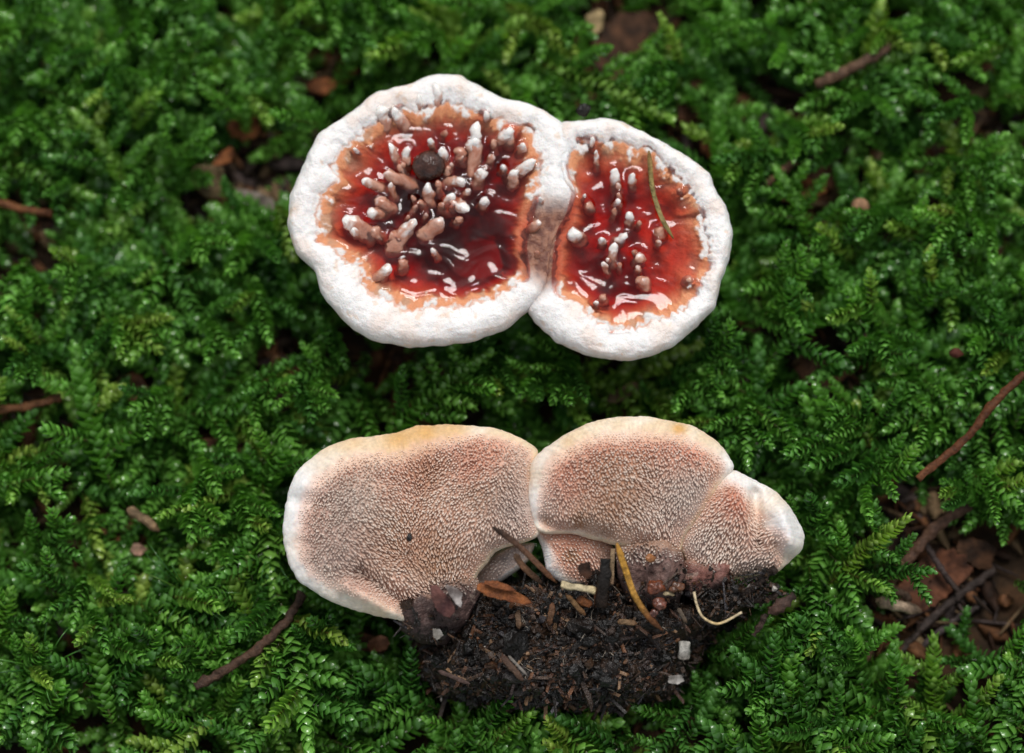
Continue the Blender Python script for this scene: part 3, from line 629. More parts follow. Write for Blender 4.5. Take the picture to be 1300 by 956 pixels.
# ------------------------------------------------------------------ soil clump
soil_c = px(710, 820, 20); soilR = polar_outline(SOIL, soil_c, 20, 3)
def soil_z(x, y):
    d = np.hypot(x - soil_c[0], y - soil_c[1]); th = np.arctan2(y - soil_c[1], x - soil_c[0]); a = np.clip(d / soilR(th), 0, 1)
    P = xyz(x, y, 2)
    dip = sum(4.0 * np.exp(-((x - q[0]) ** 2 + (y - q[1]) ** 2) / 4.2 ** 2) for q in (px(562, 760, 20), px(828, 722, 20), px(900, 728, 20)))
    return 9 - dip + 11.5 * (1 - a ** 4) + 3.6 * fbm(P, 6, 4, 3) + .6 * pn(P, 1.2, 8)
def build_soil():
    base = np.array([soil_c[0], soil_c[1], 6.0])
    root = thing('soil_clump', 'clod of wet black soil and litter clinging to the base of the overturned fungus', 'soil', base)
    M = 260; th = np.linspace(-math.pi, math.pi, M, endpoint=False); cs, sn = np.cos(th), np.sin(th); r0 = soilR(th)
    r0 = r0 * (1 + .12 * pn(xyz(cs * 7, sn * 7), 1.1, 1) + .06 * pn(xyz(cs * 7, sn * 7), .35, 2)); V = []
    for a in np.linspace(.01, 1, 70):
        x, y = soil_c[0] + r0 * a * cs, soil_c[1] + r0 * a * sn; V.append(xyz(x, y, soil_z(x, y)))
    for f, z in [(.97, 7.0), (.6, 6.2), (.02, 6.0)]:
        x, y = soil_c[0] + r0 * f * cs, soil_c[1] + r0 * f * sn; V.append(xyz(x, y, z))
    rows = len(V); V = np.vstack(V); F = grid_faces(rows, M, flip=True)
    C = lerp((.009, .006, .0045), (.034, .019, .011), sst(-.2, .5, fbm(V, 3, 3, 6)))
    part('soil', V, F, M_soil, root, C, base)
    # crumbs and fibres: far too many to count
    cube = np.array([[a, b, c] for a in (-1, 1) for b in (-1, 1) for c in (-1, 1)], float)
    cf = np.array([[0, 1, 3, 2], [4, 6, 7, 5], [0, 4, 5, 1], [2, 3, 7, 6], [0, 2, 6, 4], [1, 5, 7, 3]])
    n = 9000; t = RNG.uniform(-math.pi, math.pi, n); a = np.sqrt(RNG.uniform(0, 1.06, n)); x = soil_c[0] + soilR(t) * a * np.cos(t); y = soil_c[1] + soilR(t) * a * np.sin(t)
    z = soil_z(x, y) + RNG.uniform(-.1, .35, n)
    sv2 = np.vstack(STEMV); sv2 = sv2[RNG.integers(0, len(sv2), 420)] + RNG.normal(0, .2, (420, 3)); x[:420], y[:420], z[:420] = sv2.T
    ra = spline(np.vstack([px(890, 772, 21), px(925, 765, 22), px(955, 752, 22.6), px(985, 752, 22.8)]), 60); rb = spline(np.vstack([px(905, 775, 21), px(935, 752, 23), px(975, 728, 24)]), 60)
    rc = np.vstack([ra, rb])[RNG.integers(0, 120, 700)] + RNG.normal(0, 1, (700, 3)) * np.array([.9, .9, .7]); x[420:1120], y[420:1120], z[420:1120] = rc.T
    s = np.exp(RNG.normal(-1.75, .5, n)); VV, CC = [], []
    for k in range(n):
        q = Euler(RNG.uniform(0, 6.28, 3)).to_matrix(); fibre = RNG.random() < .20
        sc = np.array([s[k] * (6.5 if fibre else 1.1), s[k] * (.42 if fibre else .85), s[k] * (.36 if fibre else .75)]) * RNG.uniform(.7, 1.3, 3)
        v = (cube * RNG.uniform(.6, 1.15, (8, 1)) * sc) @ np.array(q).T
        if k > n - 420: fibre = True; v = (cube * RNG.uniform(.7, 1.1, (8, 1)) * np.array([RNG.uniform(1.2, 2.8), .26, .2])) @ np.array(q).T
        if fibre: v[:, 2] *= .4
        VV.append(v + (x[k], y[k], z[k]))
        u = RNG.random()
        c = (.011, .008, .006) if u < .52 else (.036, .019, .010) if u < .86 else (.08, .038, .017) if u < .94 else (.03, .027, .03) if u < .975 else (.45, .41, .36)
        if u >= .975: VV[-1] = (VV[-1] - (x[k], y[k], z[k])) * .45 + (x[k], y[k], z[k])
        if k > n - 420: c = [(.10, .042, .018), (.05, .022, .012), (.16, .09, .045), (.02, .012, .01)][k % 4]
        CC.append(np.tile(np.array(c) * RNG.uniform(.6, 1.5), (8, 1)))
    FF = (cf[None] + (np.arange(n) * 8)[:, None, None]).reshape(-1, 4)
    off = len(FF) and n * 8; FF = FF.tolist()
    for k in range(420):
        t_ = RNG.uniform(-math.pi, math.pi); a_ = math.sqrt(RNG.uniform(0, 1)); x_, y_ = soil_c[0] + soilR(t_) * a_ * math.cos(t_), soil_c[1] + soilR(t_) * a_ * math.sin(t_)
        v, f = blob((x_, y_, float(soil_z(np.array(x_), np.array(y_)))), float(np.exp(RNG.normal(-.25, .4))), k, .9, RNG.uniform(.6, 1.2, 3), 6, .7)
        VV.append(v); FF += [[i + off for i in q] for q in f]; off += len(v)
        c = [(.007, .006, .005), (.012, .008, .006), (.03, .016, .009), (.05, .022, .01)][int(RNG.choice(4, p=[.5, .3, .14, .06]))]; CC.append(np.tile(c, (len(v), 1)))
    for k in range(70):      # fungal threads binding the crumbs
        t_ = RNG.uniform(-math.pi, math.pi); a_ = math.sqrt(RNG.uniform(0, .95)); p0 = np.array([soil_c[0] + soilR(t_) * a_ * math.cos(t_), soil_c[1] + soilR(t_) * a_ * math.sin(t_)]); d_ = RNG.uniform(0, 6.28); L_ = RNG.uniform(2, 6)
        q = np.linspace(0, 1, 7); xy = p0 + np.stack([np.cos(d_ + q * RNG.normal(0, 1.2)), np.sin(d_ + q * RNG.normal(0, 1.2))], -1) * (q * L_)[:, None]
        v, f = tube(np.column_stack([xy, soil_z(xy[:, 0], xy[:, 1]) + .45]), .055, 4, caps=False); VV.append(v); FF += [[i + off for i in g] for g in f]; off += len(v)
        CC.append(np.tile((.34, .29, .23) if k % 3 else (.08, .045, .025), (len(v), 1)))
    o = part('crumbs', np.vstack(VV), FF, M_soil, root, np.vstack(CC), base, smooth=False); o['kind'] = 'stuff'
build_soil()

# pieces lying on the clod; needle() takes photo pixels
K1 = lambda pts: [(520 + a / 4.158, 640 + b / 4.157) for a, b in pts]
K2 = lambda pts: [(760 + a / 4.155, 640 + b / 4.155) for a, b in pts]
DK, RB, OR, TAN, STRAW = (.025, .014, .009), (.14, .055, .022), (.30, .10, .025), (.30, .19, .09), (.58, .47, .28)
needle('pine_needle', K1([(440, 120), (560, 205), (680, 320), (775, 415)]), [29.5, 28.5, 27, 25], 3.6 * MPP, [DK, (.10, .05, .03), (.16, .075, .04), RB], 'stiff reddish-brown needle poking up from the soil over the large spiny cap', 'needle')
needle('pine_needle', K1([(555, 262), (600, 330), (700, 420)]), [26, 25.5, 24], 4.2 * MPP, [(.12, .07, .04), (.2, .1, .05), DK], 'short split brown needle just under the stiff reddish-brown needle', 'needle')
needle('straw_bit', K1([(800, 422), (890, 440), (982, 458)]), [25.6, 25.8, 25.4], 5.0 * MPP, [STRAW, (.62, .52, .33), (.5, .4, .22)], 'pale cream straw fragment lying across the black soil', 'straw', taper=False, flat=.55)
needle('charred_stub', K1([(1035, 290), (1030, 400), (1010, 540)]), [27.2, 26.2, 23.5], 7.5 * MPP, [(.012, .011, .01), (.02, .016, .014), DK], 'stubby black upright twig end against the small pinkish lobe', 'twig', bump=.5, taper=False)
needle('pine_needle', K2([(95, 205), (135, 330), (190, 480), (262, 590), (338, 668)]), [28.2, 27.2, 26.0, 24.6, 23.4], 4.2 * MPP, [(.40, .20, .035), (.50, .26, .04), (.50, .26, .05), (.17, .065, .02), (.09, .035, .015)], 'curved yellow needle with brown tip beside the spiny cap stem', 'needle', bump=.12)
needle('rootlet', K2([(503, 462), (515, 520), (545, 590), (605, 628), (660, 622), (755, 570)]), [25, 24.8, 24.6, 24.4, 24.6, 25], 1.6 * MPP, [(.62, .50, .32), (.70, .56, .34), (.66, .48, .22), (.68, .56, .36)], 'thin cream curled rootlet at the right of the soil clod', 'rootlet', taper=False)
needle('root_fragment', K2([(700, 500), (790, 460), (880, 380), (935, 335)]), [22.5, 23.5, 24, 24.5], 4.6 * MPP, [DK, (.02, .013, .01), (.03, .02, .015), DK], 'rough black root bridging from the clod to the white-knobbed lobe', 'root', bump=.9, taper=False, flat=.9)
needle('root_fragment', K2([(640, 560), (760, 510), (880, 500), (960, 470)]), [21.5, 22.2, 22.6, 23], 4.2 * MPP, [DK, (.025, .016, .012), DK, (.03, .018, .012)], 'rough black root running to the ragged bark flake', 'root', bump=.9, taper=False)
needle('bark_flake', K2([(895, 580), (950, 535), (1000, 500), (1040, 485)]), [23.2, 23.8, 23.8, 23.4], 6.4 * MPP, [(.07, .035, .025), (.10, .055, .04), (.06, .035, .028), DK], 'ragged reddish-black bark flake hanging past the right edge of the clod', 'bark', bump=.8, flat=.5)
needle('bark_flake', K2([(885, 580), (850, 640), (818, 694)]), [22.6, 22, 21.4], 4.0 * MPP, [DK, (.06, .035, .025), (.05, .03, .02)], 'narrow dark splinter dangling below the ragged bark flake', 'bark', bump=.6, taper=False)
needle('stalk_stub', K2([(455, 728), (452, 770), (448, 812)]), [23.4, 23.6, 23.0], 6.8 * MPP, [(.36, .34, .30), (.42, .40, .36), (.22, .19, .16)], 'short whitish cut stalk stuck in the black soil', 'stalk', taper=False, flat=.85, seg=14)
needle('wood_splinter', K1([(825, 480), (875, 530), (928, 588)]), [24.6, 24.4, 23.8], 3.8 * MPP, [(.22, .11, .04), (.30, .17, .07), (.18, .08, .03)], 'small light-brown wood splinter under the cream straw fragment', 'splinter')
needle('wood_splinter', K1([(880, 500), (920, 515), (965, 530)]), [23.8, 24, 23.6], 6.5 * MPP, [(.13, .045, .015), OR, (.15, .05, .02)], 'flat orange-brown chip wedged under the cream straw fragment', 'splinter', flat=.4)
needle('wood_splinter', K1([(985, 440), (985, 490), (985, 545)]), [24.6, 24.4, 23.8], 3.6 * MPP, [RB, (.2, .07, .025), RB], 'upright reddish-brown chip left of the black twig end', 'splinter', taper=False)
needle('wood_splinter', K1([(755, 520), (748, 580), (735, 645)]), [23.2, 23.4, 22.6], 4.2 * MPP, [RB, (.24, .12, .06), (.12, .05, .02)], 'dull brown splinter standing in the middle of the black soil', 'splinter')
needle('wood_splinter', K1([(488, 800), (545, 865), (600, 935)]), [23, 23.4, 23], 4.5 * MPP, [(.12, .06, .04), (.20, .12, .08), (.1, .05, .03)], 'split grey-brown stick on the lower face of the soil clod', 'splinter', taper=False)
needle('wood_splinter', K1([(520, 800), (570, 850), (625, 910)]), [23.6, 23.8, 23.4], 1.8 * MPP, [(.3, .26, .22), (.42, .38, .33), (.2, .17, .15)], 'thin pale fibre along the split grey-brown stick', 'splinter', taper=False)
needle('wood_splinter', K1([(150, 880), (230, 910), (320, 950)]), [21, 21.5, 21.5], 3.4 * MPP, [(.10, .06, .05), (.16, .10, .08), (.1, .06, .05)], 'purplish-brown twig at the lower left edge of the soil clod', 'twig', bump=.5)
needle('wood_splinter', K1([(575, 560), (572, 610), (580, 660)]), [22.8, 23.2, 22.8], 4.0 * MPP, [(.2, .12, .07), (.28, .17, .1), (.15, .08, .04)], 'small tan chip half buried in black soil', 'splinter')
needle('wood_splinter', K2([(420, 548), (440, 585), (466, 628)]), [23.4, 23.4, 23], 3.0 * MPP, [(.14, .1, .07), (.22, .17, .12), (.16, .1, .06)], 'grey-brown splinter inside the curl of the cream rootlet', 'splinter')
needle('wood_splinter', K2([(100, 625), (145, 622), (205, 630)]), [23.2, 23.6, 23.2], 3.6 * MPP, [(.3, .17, .08), (.4, .25, .13), (.2, .1, .05)], 'flat tan chip below the tip of the yellow needle', 'splinter', flat=.4)
needle('straw_bit', K2([(75, 235), (72, 330), (70, 425)]), [26.8, 26, 25], 3.2 * MPP, [(.32, .22, .13), (.36, .25, .14), (.2, .12, .07)], 'dull tan straw standing left of the yellow needle', 'straw', taper=False)
needle('straw_bit', K2([(340, 475), (375, 472), (400, 482)]), [24.6, 24.8, 24.4], 2.6 * MPP, [(.5, .4, .24), (.55, .44, .26), (.4, .3, .16)], 'tiny cream straw flake between the orange pellets', 'straw')
M_pel = mat_attr('resin_pellet', rough=.22, spec=.55, sss=.1, sss_s=.0006, bump=(1500, .0002, .8), grain=(900, .6, 1.4))
for (a, b, r, c, lb) in [(300, 438, 42, (.20, .055, .022), 'largest glossy orange-brown pellet on the soil below the central stem'), (276, 285, 24, (.38, .15, .045), 'small bright orange pellet set in the dark stem'),
                         (410, 438, 32, (.13, .05, .02), 'dark amber pellet beside the largest orange-brown pellet'), (318, 528, 34, (.16, .05, .028), 'reddish-brown pellet below the largest orange-brown pellet'), (290, 575, 22, (.12, .04, .025), 'small maroon pellet beside the brown tip of the yellow needle')]:
    p = px(*K2([(a, b)])[0], 26.5); zz = 26.6 if b < 300 else 24.6
    p = px(*K2([(a, b)])[0], zz); V, F = blob(p, r / 4.155 * MPP * .92, int(a), .8, (1.15, .9, .7), 14, .9)
    solo('pellet', V, F, M_pel, lb, 'pellet', np.tile(c, (len(V), 1)) * (.75 + .7 * fbm(V, .8, 2, 3))[:, None])
def flake(name, pts_px, z, colr, label, cat, bend=1.0, thick=.25, seed=0, mat=None, tilt=(0, 0), group=None):
    """a thin curled sheet with real thickness, outline in photo px"""
    c0 = np.mean(pts_px, 0); c = px(c0[0], c0[1], z); R = polar_outline(pts_px, c, z, 2.0)
    M = 40; th = np.linspace(-math.pi, math.pi, M, endpoint=False); r0 = R(th); r0 = r0 * (1 + .28 * pn(xyz(np.cos(th) * 4, np.sin(th) * 4, seed), .7, 2)); V = []
    A = [.04, .2, .4, .6, .8, .95, 1.0]; sz = r0.max()
    def hh(x, y):
        u, v = x / sz, y / sz
        P = xyz(u, v, seed * 1.3)
        return bend * (u * v * .8 + .6 * (u * u - v * v * .5)) + tilt[0] * x + tilt[1] * y + .35 * bend * pn(P, .5, seed)
    for a in A:
        x, y = r0 * a * np.cos(th), r0 * a * np.sin(th); V.append(xyz(x, y, hh(x, y)))
    for a in A[::-1]:
        x, y = r0 * a * np.cos(th), r0 * a * np.sin(th); V.append(xyz(x, y, hh(x, y) - thick))
    rows = len(V); V = np.vstack(V) + c; F = grid_faces(rows, M, flip=True)
    C = lerp(np.array(colr[0]), np.array(colr[1]), sst(-.35, .35, fbm(V, 2.2, 3, seed)))
    return solo(name, V, F, mat or M_leaf, label, cat, C, group)
flake('bud_scale', K1([(350, 445), (365, 415), (420, 418), (520, 448), (600, 480), (668, 524), (600, 528), (500, 508), (420, 490)]), 25.2, ((.12, .035, .012), (.30, .10, .028)), 'glossy orange-brown pointed bud scale on black soil below the large cap', 'bud scale', 1.2, .5, 2, M_wood)
flake('bud_scale', K1([(372, 402), (460, 404), (540, 436), (570, 460), (520, 456), (430, 438)]), 26.1, ((.10, .03, .012), (.24, .075, .022)), 'narrow upper half of the split orange-brown bud scale', 'bud scale', .8, .4, 4, M_wood)
flake('bud_scale', K1([(105, 425), (150, 430), (210, 500), (245, 560), (205, 600), (150, 570), (115, 500)]), 26.0, ((.05, .02, .02), (.14, .06, .05)), 'purplish-brown papery scale wrapped on the left stem base', 'bud scale', 1.0, .3, 3)
flake('bud_scale', K1([(185, 420), (245, 440), (278, 470), (270, 550), (240, 520), (205, 470)]), 26.4, ((.16, .13, .12), (.42, .38, .36)), 'translucent greyish-white scale beside the purplish-brown papery scale', 'bud scale', .9, .2, 5)
flake('mycelium_tuft', K1([(120, 655), (160, 660), (180, 690), (145, 720), (125, 700)]), 22.6, ((.25, .23, .2), (.55, .52, .48)), 'small white tuft on the left flank of the soil clod', 'tuft', .5, .5, 6)
flake('mycelium_tuft', K2([(370, 905), (440, 900), (450, 935), (420, 950), (365, 945)]), 22.8, ((.2, .18, .16), (.5, .47, .43)), 'ragged white tuft low on the right flank of the soil clod', 'tuft', .6, .5, 8)
flake('leaf_fragment', K1([(900, 310), (950, 305), (965, 370), (940, 400), (905, 380), (885, 340)]), 26.6, ((.02, .01, .006), (.05, .02, .01)), 'dark brown leaf scrap stuck on the small pinkish lobe', 'leaf', .3, .2, 9)
V, F = blob(px(520, 682, 27.2), .62, 4, .6, (.8, 1, .7), 8); solo('soil_crumb', V, F, M_soil, 'lone black soil crumb in the middle of the large spiny cap', 'soil', np.tile((.01, .01, .011), (len(V), 1)))

# ------------------------------------------------------------------ moss
LEAF_ROWS = [(0, .42), (.3, .95), (.65, .85), (.88, .42)]
def leafy_axis(length, leaf_l, curve, seed, dens=6.6, bud=True):
    """leaf-clad axis along +X (mm); returns V, F, C"""
    r = np.random.default_rng(seed); n = max(6, int(length * dens)); V, F, C = [], [], []
    ts = np.linspace(0, 1, 12)
    ax_ = np.stack([length * ts, curve[0] * ts ** 2 * length, curve[1] * ts * length - curve[2] * ts ** 2 * length], -1)
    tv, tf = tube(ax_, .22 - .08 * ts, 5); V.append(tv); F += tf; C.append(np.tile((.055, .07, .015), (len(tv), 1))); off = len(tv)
    T = np.gradient(ax_, axis=0); T /= np.linalg.norm(T, axis=1)[:, None]
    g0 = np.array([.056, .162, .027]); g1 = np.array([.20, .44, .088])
    for i in range(n):
        s = (i + .3) / n; p = np.array([np.interp(s, ts, ax_[:, k]) for k in range(3)]); t = np.array([np.interp(s, ts, T[:, k]) for k in range(3)]); t /= np.linalg.norm(t)
        a = i * 2.39996 + r.normal(0, .2); u = np.cross(t, (0, 0, 1.0)); u /= np.linalg.norm(u); v = np.cross(u, t)
        rad = math.cos(a) * u + math.sin(a) * v * .65
        al = math.radians(54 - 28 * sst(.6, 1, s) + r.normal(0, 7)); L = leaf_l * (.55 + .6 * sst(0, .2, s) - .42 * sst(.72, 1, s)) * r.uniform(.85, 1.12)
        d = math.cos(al) * t + math.sin(al) * rad; side = np.cross(d, rad); side /= np.linalg.norm(side) + 1e-9; nrm = np.cross(side, d)
        nrm = nrm if nrm @ t < 0 else -nrm       # outward (back) of the leaf
        W = L * .39; tw = r.uniform(.85, 1.15); k0 = off
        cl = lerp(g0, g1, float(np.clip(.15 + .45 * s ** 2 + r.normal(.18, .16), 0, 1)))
        for (q, wd) in LEAF_ROWS:
            mid = p + d * L * q + nrm * L * (.22 * math.sin(q * 2.6)) * tw
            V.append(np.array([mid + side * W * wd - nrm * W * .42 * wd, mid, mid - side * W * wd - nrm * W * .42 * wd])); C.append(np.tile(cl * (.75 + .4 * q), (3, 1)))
        V.append((p + d * L * 1.02 + nrm * L * .06)[None]); C.append((cl * 1.25)[None])
        for k in range(3):
            b = k0 + 3 * k; F += [[b, b + 1, b + 4, b + 3], [b + 1, b + 2, b + 5, b + 4]]
        b = k0 + 9; F += [[b, b + 1, b + 3], [b + 1, b + 2, b + 3]]; off += 13
    return np.vstack(V), F, np.vstack(C)
def mk_piece(kind, length, leaf, curve, seed):
    V, F, C = leafy_axis(length, leaf, curve, seed); me = make_mesh(kind, V, F, C); me.materials.append(M_moss); return me, V, F, C, length, curve
rr = random.Random(21)
BR = [mk_piece('branch', L, rr.uniform(1.3, 1.55), (rr.uniform(-.14, .14), rr.uniform(-.05, .25), rr.uniform(.05, .3)), 100 + i) for i, L in enumerate([4.0, 5.0, 5.8, 6.6, 7.4, 8.2, 9.0, 5.4, 7.0, 7.8])]
RECIPE = []     # main axis + branches as (piece, 4x4 matrix)
for i, L in enumerate([7.5, 9, 10, 11.5, 13, 15, 17, 20, 9.5, 12, 14, 16]):
    cv = (rr.uniform(-.13, .13), rr.uniform(.05, .3), rr.uniform(.1, .4)); mp = mk_piece('stem', L, rr.uniform(1.6, 1.95), cv, 300 + i); lst = []
    nb = int(L / 2.4) if i % 3 else int(L / 4.0); sd = rr.choice((-1, 1))
    for k in range(nb):
        s = .10 + .72 * (k + rr.uniform(.1, .7)) / nb; sd = -sd
        pos = Vector((L * s, cv[0] * s * s * L, cv[1] * s * L - cv[2] * s * s * L))
        want = max(3.6, (8.5 - 4.6 * s) * rr.uniform(.75, 1.2)); bi = min(range(len(BR)), key=lambda j: abs(BR[j][4] - want) + rr.random() * .8)
        m = Matrix.Translation(pos * MM) @ Euler((rr.uniform(-.4, .4), rr.uniform(-.3, .12), sd * rr.uniform(.75, 1.1))).to_matrix().to_4x4() @ Matrix.Scale(rr.uniform(.85, 1.1), 4)
        lst.append((bi, m))
    RECIPE.append((mp, lst, L))
def shoot(loc, rot, scale, ri, label, group):
    """one moss shoot: Empty > stem, branch, branch ..."""
    e = thing('moss_shoot', label, 'moss', loc, group); e.rotation_euler = rot; e.scale = (scale,) * 3
    mp, lst, L = RECIPE[ri]; link('stem', mp[0], None, e)
    for bi, m in lst:
        b = link('branch', BR[bi][0], None, e); b.matrix_local = m
    return e

# where caps and clod lie (world mm polygons) so that no shoot pierces them
BLOCK = [px(np.array([a for a, b in P_]), np.array([b for a, b in P_]), 20)[:, :2] for P_ in (L_out, R_out, B_left, B_right, B_lobe, B_low, B_fold, SOIL)]
_bx = np.arange(-100, 100, .5); _X, _Y = np.meshgrid(_bx, _bx, indexing='ij')
_BM = np.zeros(_X.shape, bool)
for P_ in BLOCK: _BM |= inside(P_, _X, _Y)
def blocked(x, y, grow=1.0):
    i, j = int((x + 100) * 2), int((y + 100) * 2)
    return bool(_BM[i, j]) if 0 <= i < 400 and 0 <= j < 400 else False
# bare places where litter shows (photo px, radius px)
GAPS = [(790, 75, 62), (1045, 225, 52), (1190, 735, 78), (160, 690, 40), (300, 568, 36), (265, 200, 36), (440, 78, 26), (180, 490, 30), (1050, 470, 40), (500, 500, 40), (880, 130, 40),
        (20, 270, 34), (315, 250, 30), (1180, 640, 30), (230, 20, 24), (760, 490, 24), (40, 530, 30), (1150, 780, 40), (540, 470, 30), (340, 430, 26), (930, 180, 26), (1270, 170, 30), (70, 790, 30), (600, 60, 26)]
GW = [(px(a, b, 3)[:2], r * MPP * 1.15) for a, b, r in GAPS]
def gapness(x, y):
    return max([math.exp(-((x - g[0]) ** 2 + (y - g[1]) ** 2) / r ** 2) for g, r in GW])
LAND = [(560, 85, 'the top of the larger white rim'), (390, 160, 'the upper left shoulder of the larger white rim'), (350, 300, 'the outer side of the larger white rim'), (430, 440, 'the underside of the larger white rim'),
    (700, 95, 'the notch between the two white rims'), (850, 160, 'the top of the smaller white rim'), (950, 290, 'the far side of the smaller white rim'), (880, 440, 'the lower edge of the smaller white rim'), (650, 470, 'the fused edges of the two pools'),
    (560, 510, 'the cream margin of the large spiny cap'), (400, 545, 'the cream shoulder of the large spiny cap'), (340, 650, 'the bluish white edge of the large spiny cap'), (440, 800, 'the lower margin of the large spiny cap'), (770, 505, 'the cream margin of the rounded spiny cap'), (920, 545, 'the ochre-spotted margin of the rounded spiny cap'), (1040, 660, 'the smooth white knob'),
    (930, 830, 'the flank of the black soil clod'), (500, 860, 'the twiggy edge of the black soil clod'), (1232, 545, 'the long reddish-brown twig'), (1270, 620, 'the thin orange leaf sliver'), (1185, 670, 'the flat brown bark strip'), (1200, 790, 'the long grey-violet wet twig'), (1130, 765, 'the pale bleached wood chip'), (1045, 468, 'the dark rotten leaf in a hollow'),
    (1214, 448, 'the small dark red seed scale'), (1025, 235, 'the bright orange-brown leaf scrap'), (1092, 262, 'the round pale brown seed'), (1170, 205, 'the brown leaf scrap between blurred tufts'), (1090, 80, 'the dull brown broken stick'), (800, 60, 'the large dark rotten leaf'), (545, 38, 'the rusty folded leaf'), (440, 70, 'the rusty upright leaf scrap'),
    (228, 25, 'the rusty leaf scrap in blurred moss'), (266, 228, 'the curled tan leaf scrap'), (308, 155, 'the rust-coloured round leaf scrap'), (30, 262, 'the short rust-brown stick'), (40, 515, 'the orange-brown stick'), (172, 490, 'the brown leaf scrap amid blurred shoots'), (300, 568, 'the reddish-brown leaf strip'), (180, 670, 'the pale tan wood chip'),
    (320, 825, 'the thin dark brown twig'), (240, 755, 'the thread-like moss in the open'), (60, 850, 'the thread-like moss at the mossy corner')]
def shoot_label(qx, qy, L, ri):
    t = min(LAND, key=lambda q: math.hypot(qx - q[0], qy - q[1]))[2]
    return ('short' if L < 10.5 else 'long' if L > 15 else 'medium') + (' sparsely branched' if ri % 3 == 0 else ' bushy') + ' green moss shoot beside ' + t
GRP = 'moss shoots around the fungi'
def place(bx, by, tx, ty, zb, zt):
    b, t = px(bx, by, zb), px(tx, ty, zt); d = t - b; ln = np.linalg.norm(d)
    ri = min(range(12), key=lambda i: abs(RECIPE[i][2] - ln) + rr.random() * 2.0); mp, lst, L = RECIPE[ri]; cv = mp[5]
    pit = math.atan2(d[2], math.hypot(d[0], d[1])) - math.atan2(cv[1] - cv[2], 1)
    shoot(b, (rr.uniform(-.3, .3), -pit, math.atan2(d[1], d[0]) - math.atan2(cv[0], 1)), float(np.clip(ln / L, .75, 1.35)), ri, shoot_label((bx + tx) / 2, (by + ty) / 2, ln, ri), GRP)
MAN = [(155, 72, 141, 131), (165, 162, 200, 124), (215, 214, 266, 165), (200, 60, 275, 105), (20, 45, 68, 3), (640, 5, 738, 78), (690, 10, 752, 45), (106, 752, 28, 722), (308, 637, 317, 681), (244, 637, 239, 682), (304, 669, 267, 711),
       (221, 494, 166, 524), (382, 494, 393, 530), (248, 577, 276, 625), (120, 784, 138, 823), (106, 747, 92, 795), (0, 800, 14, 752), (336, 628, 364, 563), (9, 577, 78, 630), (955, 490, 946, 592), (1052, 743, 1150, 655), (1052, 780, 1028, 828),
       (1125, 724, 1182, 727), (1084, 609, 1162, 590), (1116, 430, 1132, 468), (992, 157, 1037, 190), (875, 85, 812, 105), (970, 202, 911, 204), (1248, 270, 1262, 330), (1235, 252, 1180, 325), (1212, 373, 1268, 388), (974, 382, 1030, 333), (1158, 396, 1206, 345),
       (1190, 200, 1290, 235), (640, 440, 612, 495), (700, 470, 660, 500), (720, 470, 700, 505), (860, 470, 905, 510), (880, 460, 940, 430), (960, 400, 1010, 420), (330, 380, 345, 430), (250, 400, 300, 450), (140, 400, 200, 440), (60, 440, 10, 470), (420, 470, 370, 480), (300, 480, 350, 520),
       (1240, 640, 1200, 610), (1230, 600, 1290, 640), (1090, 850, 1080, 800), (960, 850, 1010, 835), (400, 830, 420, 785), (350, 790, 330, 840), (260, 840, 240, 800), (180, 850, 200, 800), (60, 690, 90, 660), (30, 860, 60, 820), (1010, 680, 1050, 640), (1100, 540, 1060, 520), (990, 520, 1020, 570), (1170, 470, 1150, 520),
       (1000, 60, 960, 30), (1110, 120, 1060, 150), (1200, 90, 1250, 60), (1100, 30, 1150, 60), (1250, 130, 1180, 150), (330, 30, 400, 60), (420, 20, 470, 60), (560, 30, 520, 60), (880, 30, 920, 60), (330, 300, 290, 340), (120, 330, 70, 350), (100, 230, 60, 200), (40, 130, 20, 180), (230, 290, 260, 330), (1080, 330, 1040, 290), (1130, 260, 1090, 300), (1110, 400, 1075, 370), (1270, 440, 1230, 420)]
for m in MAN:
    if abs(m[2] - m[0]) + abs(m[3] - m[1]) < 70 and rr.random() < .75:      # let short tips grow out of a longer shoot
        dx, dy = m[0] - m[2], m[1] - m[3]; m = (m[0] + dx * .5, m[1] + dy * .5, m[2], m[3])
    b = px(m[0], m[1], 8); gz = float(ground_z(b[0], b[1])); place(*m, gz + 8.5, gz + rr.uniform(12.5, 15))
cnt, tries = len(MAN), 0; spots = []
while cnt < 300 and tries < 20000:
    tries += 1; qx, qy = rr.uniform(-30, 1330), rr.uniform(-30, 985); b = px(qx, qy, 8)
    if blocked(b[0], b[1], .97) or rr.random() < gapness(b[0], b[1]) * 1.25: continue
    if any((b[0] - s[0]) ** 2 + (b[1] - s[1]) ** 2 < 5.7 ** 2 for s in spots): continue
    ri = rr.randrange(12); L = RECIPE[ri][2]; yaw = rr.uniform(0, 6.283); sc = rr.uniform(.95, 1.45)
    tipx, tipy = b[0] + L * sc * math.cos(yaw) * .85, b[1] + L * sc * math.sin(yaw) * .85
    edge = blocked(tipx, tipy, 1.0)
    if rr.random() < 1.1 * max(gapness(tipx, tipy), gapness((tipx + b[0]) / 2, (tipy + b[1]) / 2)): continue
    if edge and rr.random() < .2: continue
    gz = float(ground_z(b[0], b[1])); z = gz + (rr.uniform(4, 8) if edge else rr.uniform(5.5, 10.5) * (1 - .5 * gapness(b[0], b[1])))
    shoot((b[0], b[1], z), (rr.uniform(-.3, .3), rr.uniform(-.28, .22) if not edge else rr.uniform(0, .3), yaw), sc, ri, shoot_label(qx, qy, L * sc, ri), GRP); spots.append(b); cnt += 1

